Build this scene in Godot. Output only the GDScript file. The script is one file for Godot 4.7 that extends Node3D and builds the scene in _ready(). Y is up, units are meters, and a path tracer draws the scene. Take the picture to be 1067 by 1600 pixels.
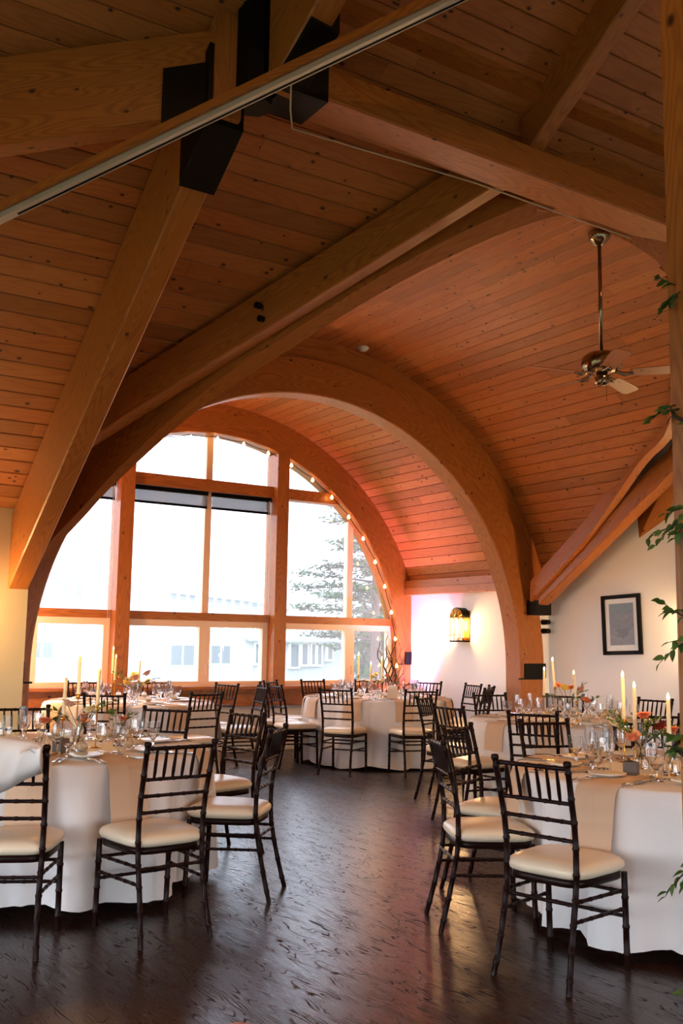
extends Node3D
# An event hall with a timber barrel vault, set for a wedding dinner.
# World: X runs along the window wall, -Z towards the window, Y up, metres.

var rng := RandomNumberGenerator.new()
var M := {}
var used := {}

const AX := 5.58      # plan position of the vault's axis
const CY := 1.13      # springing height of the arches
const WR := 9.05      # right wall of the hall
const WA := 8.75      # right wall of the alcove
const WL := 2.41      # left wall of the alcove
const ZW := -11.8     # window plane
const ZA := -9.1      # front face of the second arch
const TY := 0.765     # table height
const TR := 0.88       # table radius

# ------------------------------------------------------------------ geometry
class Geo:
	var v := PackedVector3Array()
	var uv := PackedVector2Array()
	var sg := PackedInt32Array()
	func tri(a: Vector3, b: Vector3, c: Vector3, ua: Vector2, ub: Vector2, uc: Vector2, g: int) -> void:
		v.append(a); v.append(b); v.append(c)
		uv.append(ua); uv.append(ub); uv.append(uc)
		sg.append(g)
	func quad(a: Vector3, b: Vector3, c: Vector3, d: Vector3, ua := Vector2(0, 0), ub := Vector2(1, 0), uc := Vector2(1, 1), ud := Vector2(0, 1), g := -1) -> void:
		tri(a, b, c, ua, ub, uc, g)
		tri(a, c, d, ua, uc, ud, g)
	# rings: arrays of points, all the same length; mode 0 smooth, 1 smooth along each strip, 2 flat
	func loft(rings: Array, mode := 1, caps := true, u0 := 0.0, v0 := 0.0, closed := true) -> void:
		var n: int = rings[0].size()
		var us := PackedFloat32Array([u0])
		for i in range(1, rings.size()):
			var d := 0.0
			for k in n:
				d += rings[i][k].distance_to(rings[i - 1][k])
			us.append(us[i - 1] + d / n)
		var vs := PackedFloat32Array([v0])
		var mid: int = rings.size() / 2
		for k in n:
			vs.append(vs[k] + rings[mid][k].distance_to(rings[mid][(k + 1) % n]))
		for i in rings.size() - 1:
			for k in (n if closed else n - 1):
				var j := (k + 1) % n
				var g := 0 if mode == 0 else (k + 1 if mode == 1 else -1)
				quad(rings[i][k], rings[i + 1][k], rings[i + 1][j], rings[i][j],
					Vector2(us[i] * 0.25, vs[k]), Vector2(us[i + 1] * 0.25, vs[k]),
					Vector2(us[i + 1] * 0.25, vs[k + 1]), Vector2(us[i] * 0.25, vs[k + 1]), g)
		if caps:
			for e in [0, rings.size() - 1]:
				var r = rings[e]
				for k in range(1, n - 1):
					if e == 0:
						tri(r[0], r[k], r[k + 1], Vector2(0, 0), Vector2(0.02, 0), Vector2(0.02, 0.1), -1)
					else:
						tri(r[0], r[k + 1], r[k], Vector2(0, 0), Vector2(0.02, 0), Vector2(0.02, 0.1), -1)
	func box(lo: Vector3, hi: Vector3, off := Vector2.ZERO) -> void:
		# grain runs along the longest side
		var s := hi - lo
		var ax := 0
		if s.y >= s.x and s.y >= s.z: ax = 1
		elif s.z >= s.x and s.z >= s.y: ax = 2
		var o := [Vector3(1, 0, 0), Vector3(0, 1, 0), Vector3(0, 0, 1)]
		var e: Vector3 = o[ax]
		var p: Vector3 = o[(ax + 1) % 3]
		var q: Vector3 = o[(ax + 2) % 3]
		var b := lo
		var sp: float = s.dot(p)
		var sq: float = s.dot(q)
		var r0 := [b, b + p * sp, b + p * sp + q * sq, b + q * sq]
		var r1 := []
		for x in r0: r1.append(x + e * s.dot(e))
		loft([r0, r1], 2, true, off.x, off.y)
	func tube(pts: Array, rads: Array, sides := 8, mode := 0, caps := true) -> void:
		var rings := []
		var up := Vector3.UP
		var t0: Vector3 = (pts[1] - pts[0]).normalized()
		if absf(t0.dot(up)) > 0.9: up = Vector3(1, 0, 0)
		for i in pts.size():
			var t: Vector3 = (pts[mini(i + 1, pts.size() - 1)] - pts[maxi(i - 1, 0)]).normalized()
			var s := t.cross(up).normalized()
			var w := s.cross(t).normalized()
			up = w
			var ring := []
			for k in sides:
				var a := TAU * k / sides
				ring.append(pts[i] + (s * cos(a) + w * sin(a)) * rads[i])
			rings.append(ring)
		loft(rings, mode, caps)
	func lathe(prof: Array, at := Vector3.ZERO, sides := 16, mode := 0, caps := false) -> void:
		var rings := []
		for p in prof:
			var ring := []
			for k in sides:
				var a := TAU * k / sides
				ring.append(at + Vector3(cos(a) * p.x, p.y, sin(a) * p.x))
			rings.append(ring)
		loft(rings, mode, caps)
	func mesh(fix := true) -> ArrayMesh:
		if fix:
			var vol := 0.0
			for i in sg.size():
				vol += v[i * 3].dot(v[i * 3 + 1].cross(v[i * 3 + 2]))
			if vol > 0:
				for i in sg.size():
					var a := v[i * 3]; v[i * 3] = v[i * 3 + 1]; v[i * 3 + 1] = a
					var b := uv[i * 3]; uv[i * 3] = uv[i * 3 + 1]; uv[i * 3 + 1] = b
		var st := SurfaceTool.new()
		st.begin(Mesh.PRIMITIVE_TRIANGLES)
		for i in sg.size():
			st.set_smooth_group(sg[i])
			for k in 3:
				st.set_uv(uv[i * 3 + k])
				st.add_vertex(v[i * 3 + k])
		st.index()
		st.generate_normals()
		st.generate_tangents()
		return st.commit()

func numbered(called: String) -> String:
	if not used.has(called):
		used[called] = 0
		return called
	used[called] += 1
	return "%s_%03d" % [called, used[called]]

func tag(o: Node3D, label: String, category: String, group := "", kind := "") -> void:
	if label: o.set_meta("label", label)
	if category: o.set_meta("category", category)
	if group: o.set_meta("group", group)
	if kind: o.set_meta("kind", kind)

func thing(called: String, label: String, category: String, at := Vector3.ZERO, turn := 0.0, group := "", kind := "") -> Node3D:
	var o := Node3D.new()
	o.name = numbered(called)
	add_child(o)
	o.position = at
	o.rotation.y = turn
	tag(o, label, category, group, kind)
	return o

func part(parent: Node, called: String, g, material: Material, fix := true) -> MeshInstance3D:
	var o := MeshInstance3D.new()
	o.mesh = g.mesh(fix) if g is Geo else g
	o.material_override = material
	if parent == self:
		o.name = numbered(called)
		add_child(o)
	else:
		o.name = called
		parent.add_child(o, true)
	return o

func solo(called: String, label: String, category: String, g, material: Material, group := "", kind := "") -> MeshInstance3D:
	var o := part(self, called, g, material)
	tag(o, label, category, group, kind)
	return o

func dup(root: Node3D, at: Vector3, turn: float, label := "", group := "") -> Node3D:
	var r: Node3D = root.duplicate()
	r.name = numbered(String(root.name).get_slice("_0", 0))
	add_child(r)
	r.position = at
	r.rotation.y = turn
	if label: r.set_meta("label", label)
	if group: r.set_meta("group", group)
	return r

# ------------------------------------------------------------------ materials
func std(c: Color, rough: float, metal := 0.0) -> StandardMaterial3D:
	var m := StandardMaterial3D.new()
	m.albedo_color = c
	m.roughness = rough
	m.metallic = metal
	return m

func glow(c: Color, e: float) -> StandardMaterial3D:
	var m := std(c, 0.5)
	m.emission_enabled = true
	m.emission = c
	m.emission_energy_multiplier = e
	return m

func noise(seed_: int, freq: float, oct := 3) -> FastNoiseLite:
	var n := FastNoiseLite.new()
	n.seed = seed_
	n.noise_type = FastNoiseLite.TYPE_SIMPLEX_SMOOTH
	n.frequency = freq
	n.fractal_octaves = oct
	return n

# wood: contour lines of stretched noise (cathedral grain), fine fibres and knots
func wood_image(w: int, h: int, lx: float, ly: float, base: Color, dark: Color, knot: Color, lines: float, contrast: float, knots: int, seed_: int) -> Image:
	var im := Image.create(w, h, false, Image.FORMAT_RGB8)
	var n1 := noise(seed_, 1.0, 2)
	var n2 := noise(seed_ + 1, 1.0, 2)
	var r := RandomNumberGenerator.new()
	r.seed = seed_
	var ks := []
	for k in knots:
		ks.append([r.randf() * lx, r.randf() * ly, r.randf_range(0.006, 0.014)])
	var cell := {}
	for k in ks:
		for gx in range(int((k[0] - 0.2) * 5), int((k[0] + 0.2) * 5) + 1):
			for gy in range(int((k[1] - 0.1) * 10), int((k[1] + 0.1) * 10) + 1):
				var key := Vector2i(gx, gy)
				if not cell.has(key): cell[key] = []
				cell[key].append(k)
	for y in h:
		var py := ly * y / h
		for x in w:
			var px := lx * x / w
			var bend := 0.0
			var kn := 0.0
			for k in cell.get(Vector2i(int(px * 5), int(py * 10)), []):
				var dx: float = (px - k[0]) / 2.4
				var dy: float = py - k[1]
				var d = sqrt(dx * dx + dy * dy) / k[2]
				bend += exp(-d * d * 0.12) * 0.35
				var dn: float = sqrt((px - k[0]) * (px - k[0]) * 0.5 + dy * dy) / k[2]
				kn = maxf(kn, clampf(1.35 - dn, 0.0, 1.0))
			var g := n1.get_noise_2d(px * 0.40, py * 3.4) * lines + bend * 3.0
			var f := absf(fposmod(g, 1.0) - 0.5) * 2.0
			f = f * f
			var fib := n2.get_noise_2d(px * 5.0, py * 160.0) * 0.5 + 0.5
			var t := clampf(f * contrast + fib * 0.28, 0.0, 1.0)
			im.set_pixel(x, y, base.lerp(dark, t).lerp(knot, kn))
	return im

func wood(im: Image, tint: Color, rough: float) -> StandardMaterial3D:
	var m := std(tint, rough)
	m.albedo_texture = ImageTexture.create_from_image(im)
	return m

func make_materials() -> void:
	var pine := wood_image(1024, 512, 4.0, 1.0, Color(0.74, 0.46, 0.24), Color(0.60, 0.33, 0.15), Color(0.18, 0.08, 0.04), 4.0, 0.35, 60, 11)
	var pt := ImageTexture.create_from_image(pine)
	for k in 4:
		var m := std([Color(1, 1, 1), Color(0.93, 0.9, 0.88), Color(0.86, 0.84, 0.80), Color(0.97, 0.92, 0.86)][k], 0.46)
		m.albedo_texture = pt
		M["pine%d" % k] = m
	var fir := wood_image(1024, 512, 4.0, 1.0, Color(0.71, 0.43, 0.18), Color(0.47, 0.24, 0.08), Color(0.22, 0.10, 0.05), 9.0, 0.42, 14, 23)
	M.fir = wood(fir, Color(1, 1, 1), 0.4)
	M.fir_pale = wood(fir, Color(1.0, 0.97, 0.94), 0.45)
	M.sash = std(Color(0.95, 0.82, 0.71), 0.45)
	# dark hand-scraped floor with grain relief
	var w := 2048
	var h := 1024
	var im := Image.create(w, h, false, Image.FORMAT_RGB8)
	var hm := Image.create(w, h, false, Image.FORMAT_L8)
	var n1 := noise(41, 1.0, 3)
	var n2 := noise(42, 1.0, 2)
	var n3 := noise(43, 1.0, 2)
	var rm := Image.create(w, h, false, Image.FORMAT_RGB8)
	for y in h:
		var py := 2.0 * y / h
		for x in w:
			var px := 4.0 * x / w
			var g := n1.get_noise_2d(px * 0.95, py * 5.4) * 5.2
			var d := absf(fposmod(g, 1.0) - 0.5) * 2.0
			var k := clampf(n2.get_noise_2d(px * 3.0, py * 9.0) * 1.6 + 0.35, 0.0, 1.0)
			var line := clampf((d - 0.78) / 0.2, 0.0, 1.0) * k
			var fib := n3.get_noise_2d(px * 6.0, py * 120.0) * 0.5 + 0.5
			hm.set_pixel(x, y, Color.from_hsv(0, 0, clampf(0.75 - line * 0.5 - fib * 0.05, 0.0, 1.0)))
			rm.set_pixel(x, y, Color.from_hsv(0, 0, clampf(0.25 + line * 0.75 + fib * 0.08, 0.0, 1.0)))
			im.set_pixel(x, y, Color(0.215, 0.118, 0.080).lerp(Color(0.09, 0.045, 0.032), clampf(line * 0.9 + fib * 0.45, 0.0, 1.0)))
	hm.bump_map_to_normal_map(3.0)
	var ft := ImageTexture.create_from_image(im)
	var fn := ImageTexture.create_from_image(hm)
	var fr := ImageTexture.create_from_image(rm)
	for k in 3:
		var m := std([Color(1, 1, 1), Color(0.9, 0.86, 0.84), Color(1.0, 0.95, 0.9)][k], 1.0)
		m.roughness_texture = fr
		m.albedo_texture = ft
		m.normal_enabled = true
		m.normal_texture = fn
		m.normal_scale = 0.7
		M["floor%d" % k] = m
	M.subfloor = std(Color(0.09, 0.05, 0.04), 0.8)
	M.plaster = std(Color(0.93, 0.92, 0.91), 0.85)
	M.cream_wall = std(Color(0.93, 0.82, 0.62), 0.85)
	M.steel = std(Color(0.035, 0.03, 0.03), 0.5, 0.6)
	M.chair = std(Color(0.115, 0.046, 0.034), 0.34)
	M.chair.metallic_specular = 0.25
	M.cushion = std(Color(0.88, 0.81, 0.70), 0.30)
	M.linen = std(Color(0.88, 0.86, 0.85), 0.9)
	M.napkin = std(Color(0.80, 0.685, 0.575), 0.9)
	M.shawl = std(Color(0.93, 0.90, 0.87), 0.85)
	M.china = std(Color(0.92, 0.89, 0.84), 0.2)
	M.silver = std(Color(0.80, 0.78, 0.76), 0.18, 1.0)
	M.gold = std(Color(0.83, 0.62, 0.28), 0.25, 1.0)
	M.brass = std(Color(0.62, 0.43, 0.17), 0.3, 1.0)
	M.nickel = std(Color(0.62, 0.52, 0.42), 0.16, 1.0)
	M.wax = std(Color(0.94, 0.86, 0.68), 0.5)
	M.flame = glow(Color(1.0, 0.86, 0.55), 9.0)
	M.bulb = glow(Color(1.0, 0.76, 0.42), 22.0)
	M.tubelamp = glow(Color(1.0, 0.84, 0.58), 12.0)
	M.amber = std(Color(1.0, 0.84, 0.55, 0.22), 0.05)
	M.amber.transparency = BaseMaterial3D.TRANSPARENCY_ALPHA
	M.uplight = glow(Color(0.80, 0.55, 1.0), 6.0)
	M.pane = std(Color(0.97, 0.99, 1.0, 0.05), 0.0)
	M.pane.transparency = BaseMaterial3D.TRANSPARENCY_ALPHA
	M.glass = std(Color(1, 1, 1, 0.0), 0.0)
	M.glass.refraction_enabled = true
	M.glass.refraction_scale = 0.05
	M.shade = std(Color(0.50, 0.53, 0.58, 0.72), 0.8)
	M.shade.transparency = BaseMaterial3D.TRANSPARENCY_ALPHA
	M.black = std(Color(0.035, 0.035, 0.038), 0.5)
	M.black.metallic_specular = 0.2
	M.white = std(Color(0.9, 0.9, 0.88), 0.4)
	M.alu = std(Color(0.75, 0.73, 0.70), 0.45, 0.4)
	M.cable = std(Color(0.75, 0.66, 0.55), 0.6)
	M.leaf = std(Color(0.29, 0.40, 0.14), 0.55)
	M.leaf.backlight = Color(0.25, 0.35, 0.1)
	M.sage = std(Color(0.36, 0.42, 0.34), 0.6)
	M.stem = std(Color(0.20, 0.24, 0.11), 0.6)
	M.bark = std(Color(0.20, 0.14, 0.09), 0.8)
	M.willow = std(Color(0.58, 0.40, 0.26), 0.7)
	M.peach = std(Color(0.93, 0.56, 0.38), 0.65)
	M.blush = std(Color(0.90, 0.70, 0.58), 0.65)
	M.cream = std(Color(0.95, 0.87, 0.66), 0.65)
	M.yellow = std(Color(0.93, 0.78, 0.35), 0.65)
	M.rust = std(Color(0.55, 0.16, 0.12), 0.65)
	for k in ["peach", "blush", "cream", "yellow"]:
		M[k].backlight = M[k].albedo_color * 0.4
	M.concrete = std(Color(0.42, 0.38, 0.35), 0.8)
	M.paper = std(Color(0.90, 0.84, 0.76), 0.8)
	M.siding = std(Color(0.65, 0.675, 0.705), 0.8)
	M.shingle = std(Color(0.52, 0.545, 0.565), 0.9)
	M.winglass = std(Color(0.34, 0.385, 0.40), 0.25)
	M.grass = std(Color(0.30, 0.39, 0.20), 0.95)
	M.hill = std(Color(0.22, 0.31, 0.17), 0.95)
	M.needles = std(Color(0.17, 0.27, 0.14), 0.8)
	M.needles.backlight = Color(0.15, 0.2, 0.15)
	M.broad = std(Color(0.25, 0.36, 0.15), 0.8)
	M.shrub = std(Color(0.15, 0.22, 0.10), 0.8)
	M.broad.backlight = Color(0.15, 0.2, 0.1)
	M.trunk = std(Color(0.33, 0.27, 0.24), 0.9)
	# framed seascape print
	var pic := Image.create(96, 160, false, Image.FORMAT_RGB8)
	var pn := noise(77, 0.05, 3)
	for y in 160:
		for x in 96:
			var fx := x / 96.0
			var fy := y / 160.0
			var c := Color(0.60, 0.67, 0.70)
			if fy > 0.24: c = Color(0.62, 0.66, 0.68)
			if fy > 0.27: c = Color(0.66, 0.68, 0.71)
			c = c * (0.94 + 0.10 * pn.get_noise_2d(x * 0.6, y * 2.0))
			var dx := fx - 0.55
			var dy := 0.86 - fy
			if dy > 0.0 and dy < 0.62:
				var a := atan2(dx, dy)
				var s := sin(a * 42.0 + dy * 6.0)
				if absf(a) < 0.95 and s > 0.45:
					c = c.lerp(Color(0.30, 0.33, 0.38), 0.75 * clampf(1.0 - dy / 0.55, 0.0, 1.0) + 0.1)
			if fy > 0.62 and fy < 0.80 and sin(fx * 95.0 + fy * 40.0) > 0.2 and sin(fy * 190.0) > -0.2 and absf(dx + 0.05) < 0.22:
				c = c.lerp(Color(0.30, 0.32, 0.38), 0.7)
			pic.set_pixel(x, y, c)
	M.print_ = std(Color(0.80, 0.82, 0.85), 0.4)
	M.print_.albedo_texture = ImageTexture.create_from_image(pic)

# ------------------------------------------------------------------ shared shapes
func roof(z: float) -> float:
	return 2.55 + 0.675 * (z + 9.0)

func beam(p0: Vector3, p1: Vector3, w: float, d: float, c := 0.012) -> Geo:
	# bottom centre line p0-p1, depth straight up
	var g := Geo.new()
	var dir := (p1 - p0).normalized()
	var s := dir.cross(Vector3.UP).normalized()
	var rings := []
	for p in [p0, p1]:
		rings.append([p + s * (c - w / 2), p + s * (w / 2 - c), p + s * (w / 2) + Vector3(0, c, 0), p + s * (w / 2) + Vector3(0, d, 0), p - s * (w / 2) + Vector3(0, d, 0), p - s * (w / 2) + Vector3(0, c, 0)])
	g.loft(rings, 2, true, rng.randf() * 4.0, rng.randf())
	return g

func plank(a: Vector3, b: Vector3, side: Vector3, nrm: Vector3, w: float, t: float) -> Geo:
	# board from a to b; its good face lies at a..b, nrm points into the roof
	var g := Geo.new()
	var c := 0.006
	var rings := []
	for p in [a, b]:
		rings.append([p + side * (c - w / 2), p + side * (w / 2 - c), p + side * (w / 2) + nrm * c, p + side * (w / 2) + nrm * t, p - side * (w / 2) + nrm * t, p - side * (w / 2) + nrm * c])
	g.loft(rings, 2, true, rng.randf() * 4.0, rng.randf())
	return g

func poly_prism(g: Geo, pts: PackedVector2Array, f: Callable, d: Vector3) -> void:
	# pts triangulated, mapped by f to 3D, extruded by d
	var idx := Geometry2D.triangulate_polygon(pts)
	for i in range(0, idx.size(), 3):
		var a: Vector3 = f.call(pts[idx[i]]); var b: Vector3 = f.call(pts[idx[i + 1]]); var c: Vector3 = f.call(pts[idx[i + 2]])
		g.tri(a, b, c, pts[idx[i]], pts[idx[i + 1]], pts[idx[i + 2]], -1)
		g.tri(a + d, c + d, b + d, pts[idx[i]], pts[idx[i + 2]], pts[idx[i + 1]], -1)
	for i in pts.size():
		var j := (i + 1) % pts.size()
		var a: Vector3 = f.call(pts[i]); var b: Vector3 = f.call(pts[j])
		g.quad(a, a + d, b + d, b)

func annulus(r0: float, r1: float, z0: float, z1: float, a0 := 0.0, a1 := PI) -> Geo:
	var g := Geo.new()
	var rings := []
	for i in 61:
		var a := lerpf(a0, a1, i / 60.0)
		var c := Vector3(cos(a), sin(a), 0)
		var o := Vector3(AX, CY, 0)
		rings.append([o + c * r0 + Vector3(0, 0, z1), o + c * r0 + Vector3(0, 0, z0), o + c * r1 + Vector3(0, 0, z0), o + c * r1 + Vector3(0, 0, z1)])
	g.loft(rings, 1)
	return g

func arch(r0: float, r1: float, z0: float, z1: float) -> Geo:
	# arch with straight legs to the floor; z1 is the front
	var g := Geo.new()
	var rings := []
	var c := 0.012
	var st := []
	st.append([Vector3(1, 0, 0), Vector3(AX, 0, 0)])
	st.append([Vector3(1, 0, 0), Vector3(AX, CY - 0.01, 0)])
	for i in 73:
		var a := PI * i / 72.0
		st.append([Vector3(cos(a), sin(a), 0), Vector3(AX, CY, 0)])
	st.append([Vector3(-1, 0, 0), Vector3(AX, CY - 0.01, 0)])
	st.append([Vector3(-1, 0, 0), Vector3(AX, 0, 0)])
	for s in st:
		var n: Vector3 = s[0]
		var o: Vector3 = s[1]
		rings.append([o + n * (r0 + c) + Vector3(0, 0, z1), o + n * r0 + Vector3(0, 0, z1 - c), o + n * r0 + Vector3(0, 0, z0), o + n * r1 + Vector3(0, 0, z0), o + n * r1 + Vector3(0, 0, z1)])
	g.loft(rings, 1)
	return g

# where the barrel vault meets the main roof: point pairs (window-side edge of the valley arch)
const VAL := [
	Vector3(8.62, 1.955, -9.0), Vector3(8.61, 2.375, -8.42), Vector3(8.60, 2.69, -8.0), Vector3(8.55, 3.07, -7.57), Vector3(8.35, 3.39, -7.03), Vector3(8.1, 3.62, -6.46),
	Vector3(7.52, 4.17, -5.95), Vector3(6.88, 4.49, -5.42), Vector3(6.4, 4.63, -5.24), Vector3(5.6, 4.745, -5.26), Vector3(5.40, 4.735, -5.29),
	Vector3(4.938, 4.531, -5.602), Vector3(4.343, 4.147, -6.127), Vector3(3.756, 3.66, -6.794), Vector3(3.309, 3.243, -7.366), Vector3(2.942, 2.727, -8.072),
	Vector3(2.798, 2.445, -8.459), Vector3(2.599, 2.077, -8.963)]

func val_z(phi: float) -> float:
	var last := -1.0
	for i in VAL.size():
		var a := atan2(VAL[i].y - CY, VAL[i].x - AX)
		if a >= phi:
			if i == 0: return VAL[0].z
			return lerpf(VAL[i - 1].z, VAL[i].z, clampf((phi - last) / (a - last), 0, 1))
		last = a
	return VAL[VAL.size() - 1].z

func vault_end(phi: float) -> float:
	# the boards stop inside the valley arch and never come below the sloping ceiling
	var z := minf(val_z(phi) + (0.1 if phi > 1.3 else 0.02), -5.2)
	var y := CY + 3.62 * sin(phi)
	var lim := -9.0 + (y - 2.66) / 0.675
	return lerpf(z, minf(z, lim), smoothstep(1.66, 1.85, phi))

func val_x(z: float, right: bool) -> float:
	var n := VAL.size()
	if right:
		for i in range(1, 10):
			if VAL[i].z >= z: return lerpf(VAL[i - 1].x, VAL[i].x, clampf((z - VAL[i - 1].z) / (VAL[i].z - VAL[i - 1].z), 0, 1))
	else:
		for i in range(n - 2, 8, -1):
			if VAL[i].z >= z: return lerpf(VAL[i + 1].x, VAL[i].x, clampf((z - VAL[i + 1].z) / (VAL[i].z - VAL[i + 1].z), 0, 1))
	return 5.5

func vault(root: Node3D, R: float, z0: float, phi0: float, phi1: float, zend: Callable) -> void:
	var n := int(round((phi1 - phi0) * R / 0.131))
	var dp := (phi1 - phi0) / n
	for i in n:
		var phi := phi0 + dp * (i + 0.5)
		var nr := Vector3(cos(phi), sin(phi), 0)
		var tg := Vector3(-sin(phi), cos(phi), 0)
		var p := Vector3(AX, CY, 0) + nr * R
		var ze: float = zend.call(phi)
		var z := z0
		while z < ze - 0.02:
			var z2 := z + rng.randf_range(1.1, 3.2)
			if ze - z2 < 0.45: z2 = ze
			part(root, "plank", plank(p + Vector3(0, 0, z), p + Vector3(0, 0, z2 - 0.002), tg, nr, dp * R - 0.004, 0.02), M["pine%d" % rng.randi_range(0, 3)])
			z = z2

func build_shell() -> void:
	# floor: boards over a dark slab
	var fl := thing("floor", "dark brown hand-scraped hardwood floor with glossy wavy grain", "floor", Vector3.ZERO, 0, "", "structure")
	var g := Geo.new()
	g.box(Vector3(-4.3, -0.3, -12.1), Vector3(9.4, -0.016, 8.3))
	part(fl, "subfloor", g, M.subfloor)
	var x := -0.5
	var cnt := 0
	while x < 9.0:
		var zz := -11.5 - rng.randf() * 0.6
		while zz < -0.9:
			var l := rng.randf_range(1.5, 2.6)
			if not (x < 1.6 and zz < -9.0) and not (x > 5.0 and zz > -1.9) and cnt < 290:
				var b := Geo.new()
				var lo := Vector3(x, -0.016, zz)
				var hi := Vector3(x + 0.1992, 0.0, zz + l - 0.0008)
				var u0 := rng.randf() * 2.0
				var v0 := rng.randf() * 1.8
				b.box(lo, hi, Vector2(u0, v0))
				for k in b.uv.size(): b.uv[k] = Vector2(b.uv[k].x, b.uv[k].y * 0.5)
				part(fl, "floor_board", b, M["floor%d" % rng.randi_range(0, 2)])
				cnt += 1
			zz += l
		x += 0.2
	var rest := Geo.new()
	for q in [[-4.3, -12.1, -0.5, 8.3], [-0.5, -0.9, 9.0, 8.3]]:
		rest.box(Vector3(q[0], -0.02, q[1]), Vector3(q[2], -0.0012, q[3]))
	part(fl, "far_boards", rest, M.floor0)
	# walls
	var wf := Geo.new()
	wf.box(Vector3(-4.3, 0, -9.3), Vector3(2.52, 2.60, -9.0))
	solo("wall_front", "cream plaster wall beside the left arch leg, lit yellow", "wall", wf, M.cream_wall, "", "structure")
	var wal := Geo.new()
	wal.box(Vector3(2.1, 0, -12.0), Vector3(WL, 3.0, -9.3))
	solo("wall_alcove_left", "white plaster wall closing the alcove at the left", "wall", wal, M.plaster, "", "structure")
	var war := Geo.new()
	war.box(Vector3(WA, 0, -12.0), Vector3(9.4, 2.12, -9.12))
	solo("wall_alcove_right", "white plaster alcove wall carrying the lit sconce", "wall", war, M.plaster, "", "structure")
	for s in [["wall_right", WR, 9.4, "pale plaster wall with the framed print"]]:
		var w := Geo.new()
		var pts := PackedVector2Array([Vector2(-9.12, 0), Vector2(8.2, 0), Vector2(8.2, 2.7), Vector2(-0.5, 8.6), Vector2(-4.93, 5.6), Vector2(-9.12, 5.6)])
		poly_prism(w, pts, func(p): return Vector3(s[1], p.y, p.x), Vector3(s[2] - s[1], 0, 0))
		solo(s[0], s[3], "wall", w, M.plaster, "", "structure")
	# left wall, past the frame: three wide windows that give the room its cool side light
	var wl := Geo.new()
	poly_prism(wl, PackedVector2Array([Vector2(-9.12, 2.5), Vector2(8.2, 2.5), Vector2(8.2, 2.7), Vector2(-0.5, 8.6), Vector2(-9.12, 2.7)]), func(p): return Vector3(-4.3, p.y, p.x), Vector3(0.3, 0, 0))
	wl.box(Vector3(-4.3, 0, -9.12), Vector3(-4.0, 0.25, 8.2))
	for q in [[-9.12, -8.4], [-5.2, -4.8], [-1.6, -1.2], [2.0, 8.2]]:
		wl.box(Vector3(-4.3, 0.25, q[0]), Vector3(-4.0, 2.5, q[1]))
	solo("wall_left", "plaster wall with three windows closing the hall at the left", "wall", wl, M.plaster, "", "structure")
	var wi := 2
	for q in [[-8.4, -5.2], [-4.8, -1.6], [-1.2, 2.0]]:
		var w2 := thing("window_%d" % wi, "wide timber window in the left wall, number %d from the corner" % (wi - 1), "window", Vector3.ZERO, 0, "", "structure")
		wi += 1
		for b in [[q[0], q[0] + 0.08, 0.25, 2.5], [q[1] - 0.08, q[1], 0.25, 2.5], [q[0], q[1], 0.25, 0.33], [q[0], q[1], 2.42, 2.5], [(q[0] + q[1]) / 2 - 0.04, (q[0] + q[1]) / 2 + 0.04, 0.33, 2.42]]:
			bar(w2, "frame", -4.22, -4.08, b[2], b[3], b[0], b[1], M.sash)
		bar(w2, "pane", -4.155, -4.149, 0.31, 2.44, q[0] + 0.06, q[1] - 0.06, M.pane)
	# wall behind the viewer with two broad windows
	var wb := Geo.new()
	wb.box(Vector3(-4.3, 0, 8.0), Vector3(9.4, 0.3, 8.3))
	wb.box(Vector3(-4.3, 2.4, 8.0), Vector3(9.4, 2.9, 8.3))
	for q in [[-4.3, -3.0], [2.2, 2.8], [8.0, 9.4]]:
		wb.box(Vector3(q[0], 0.3, 8.0), Vector3(q[1], 2.4, 8.3))
	solo("wall_back", "plaster wall with two broad windows behind the viewer", "wall", wb, M.plaster, "", "structure")
	for q in [[-3.0, 2.2], [2.8, 8.0]]:
		var w3 := thing("window_%d" % wi, "broad timber window %d behind the viewer" % (wi - 4), "window", Vector3.ZERO, 0, "", "structure")
		wi += 1
		for b in [[q[0], q[0] + 0.08, 0.3, 2.4], [q[1] - 0.08, q[1], 0.3, 2.4], [q[0], q[1], 0.3, 0.38], [q[0], q[1], 2.32, 2.4], [(q[0] + q[1]) / 2 - 0.04, (q[0] + q[1]) / 2 + 0.04, 0.38, 2.32]]:
			bar(w3, "frame", b[0], b[1], b[2], b[3], 8.08, 8.22, M.sash)
		bar(w3, "pane", q[0] + 0.06, q[1] - 0.06, 0.36, 2.34, 8.149, 8.155, M.pane)
	# window wall: below the sill and around the arch
	var ww := Geo.new()
	ww.box(Vector3(2.1, 0, -12.0), Vector3(9.4, 0.60, -11.72))
	solo("wall_window", "plaster wall under the window sill", "wall", ww, M.plaster, "", "structure")
	solo("wall_arch_window", "wooden infill round the arched window", "wall", annulus(3.25, 5.7, -12.0, -11.8), M.fir, "", "structure")
	solo("wall_arch_inner", "wooden bulkhead ring above the inner arch", "wall", annulus(3.30, 3.9, -9.34, -9.16), M.fir, "", "structure")
	# hall roof: boards on the slope facing the window, slabs elsewhere
	var ce := thing("ceiling", "dark pine board ceiling sloping up over the hall", "ceiling", Vector3.ZERO, 0, "", "structure")
	var sn := Vector3(0, 1, -0.675).normalized()
	var sd := Vector3(0, 0.675, 1).normalized()
	var s := 0.0775
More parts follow.
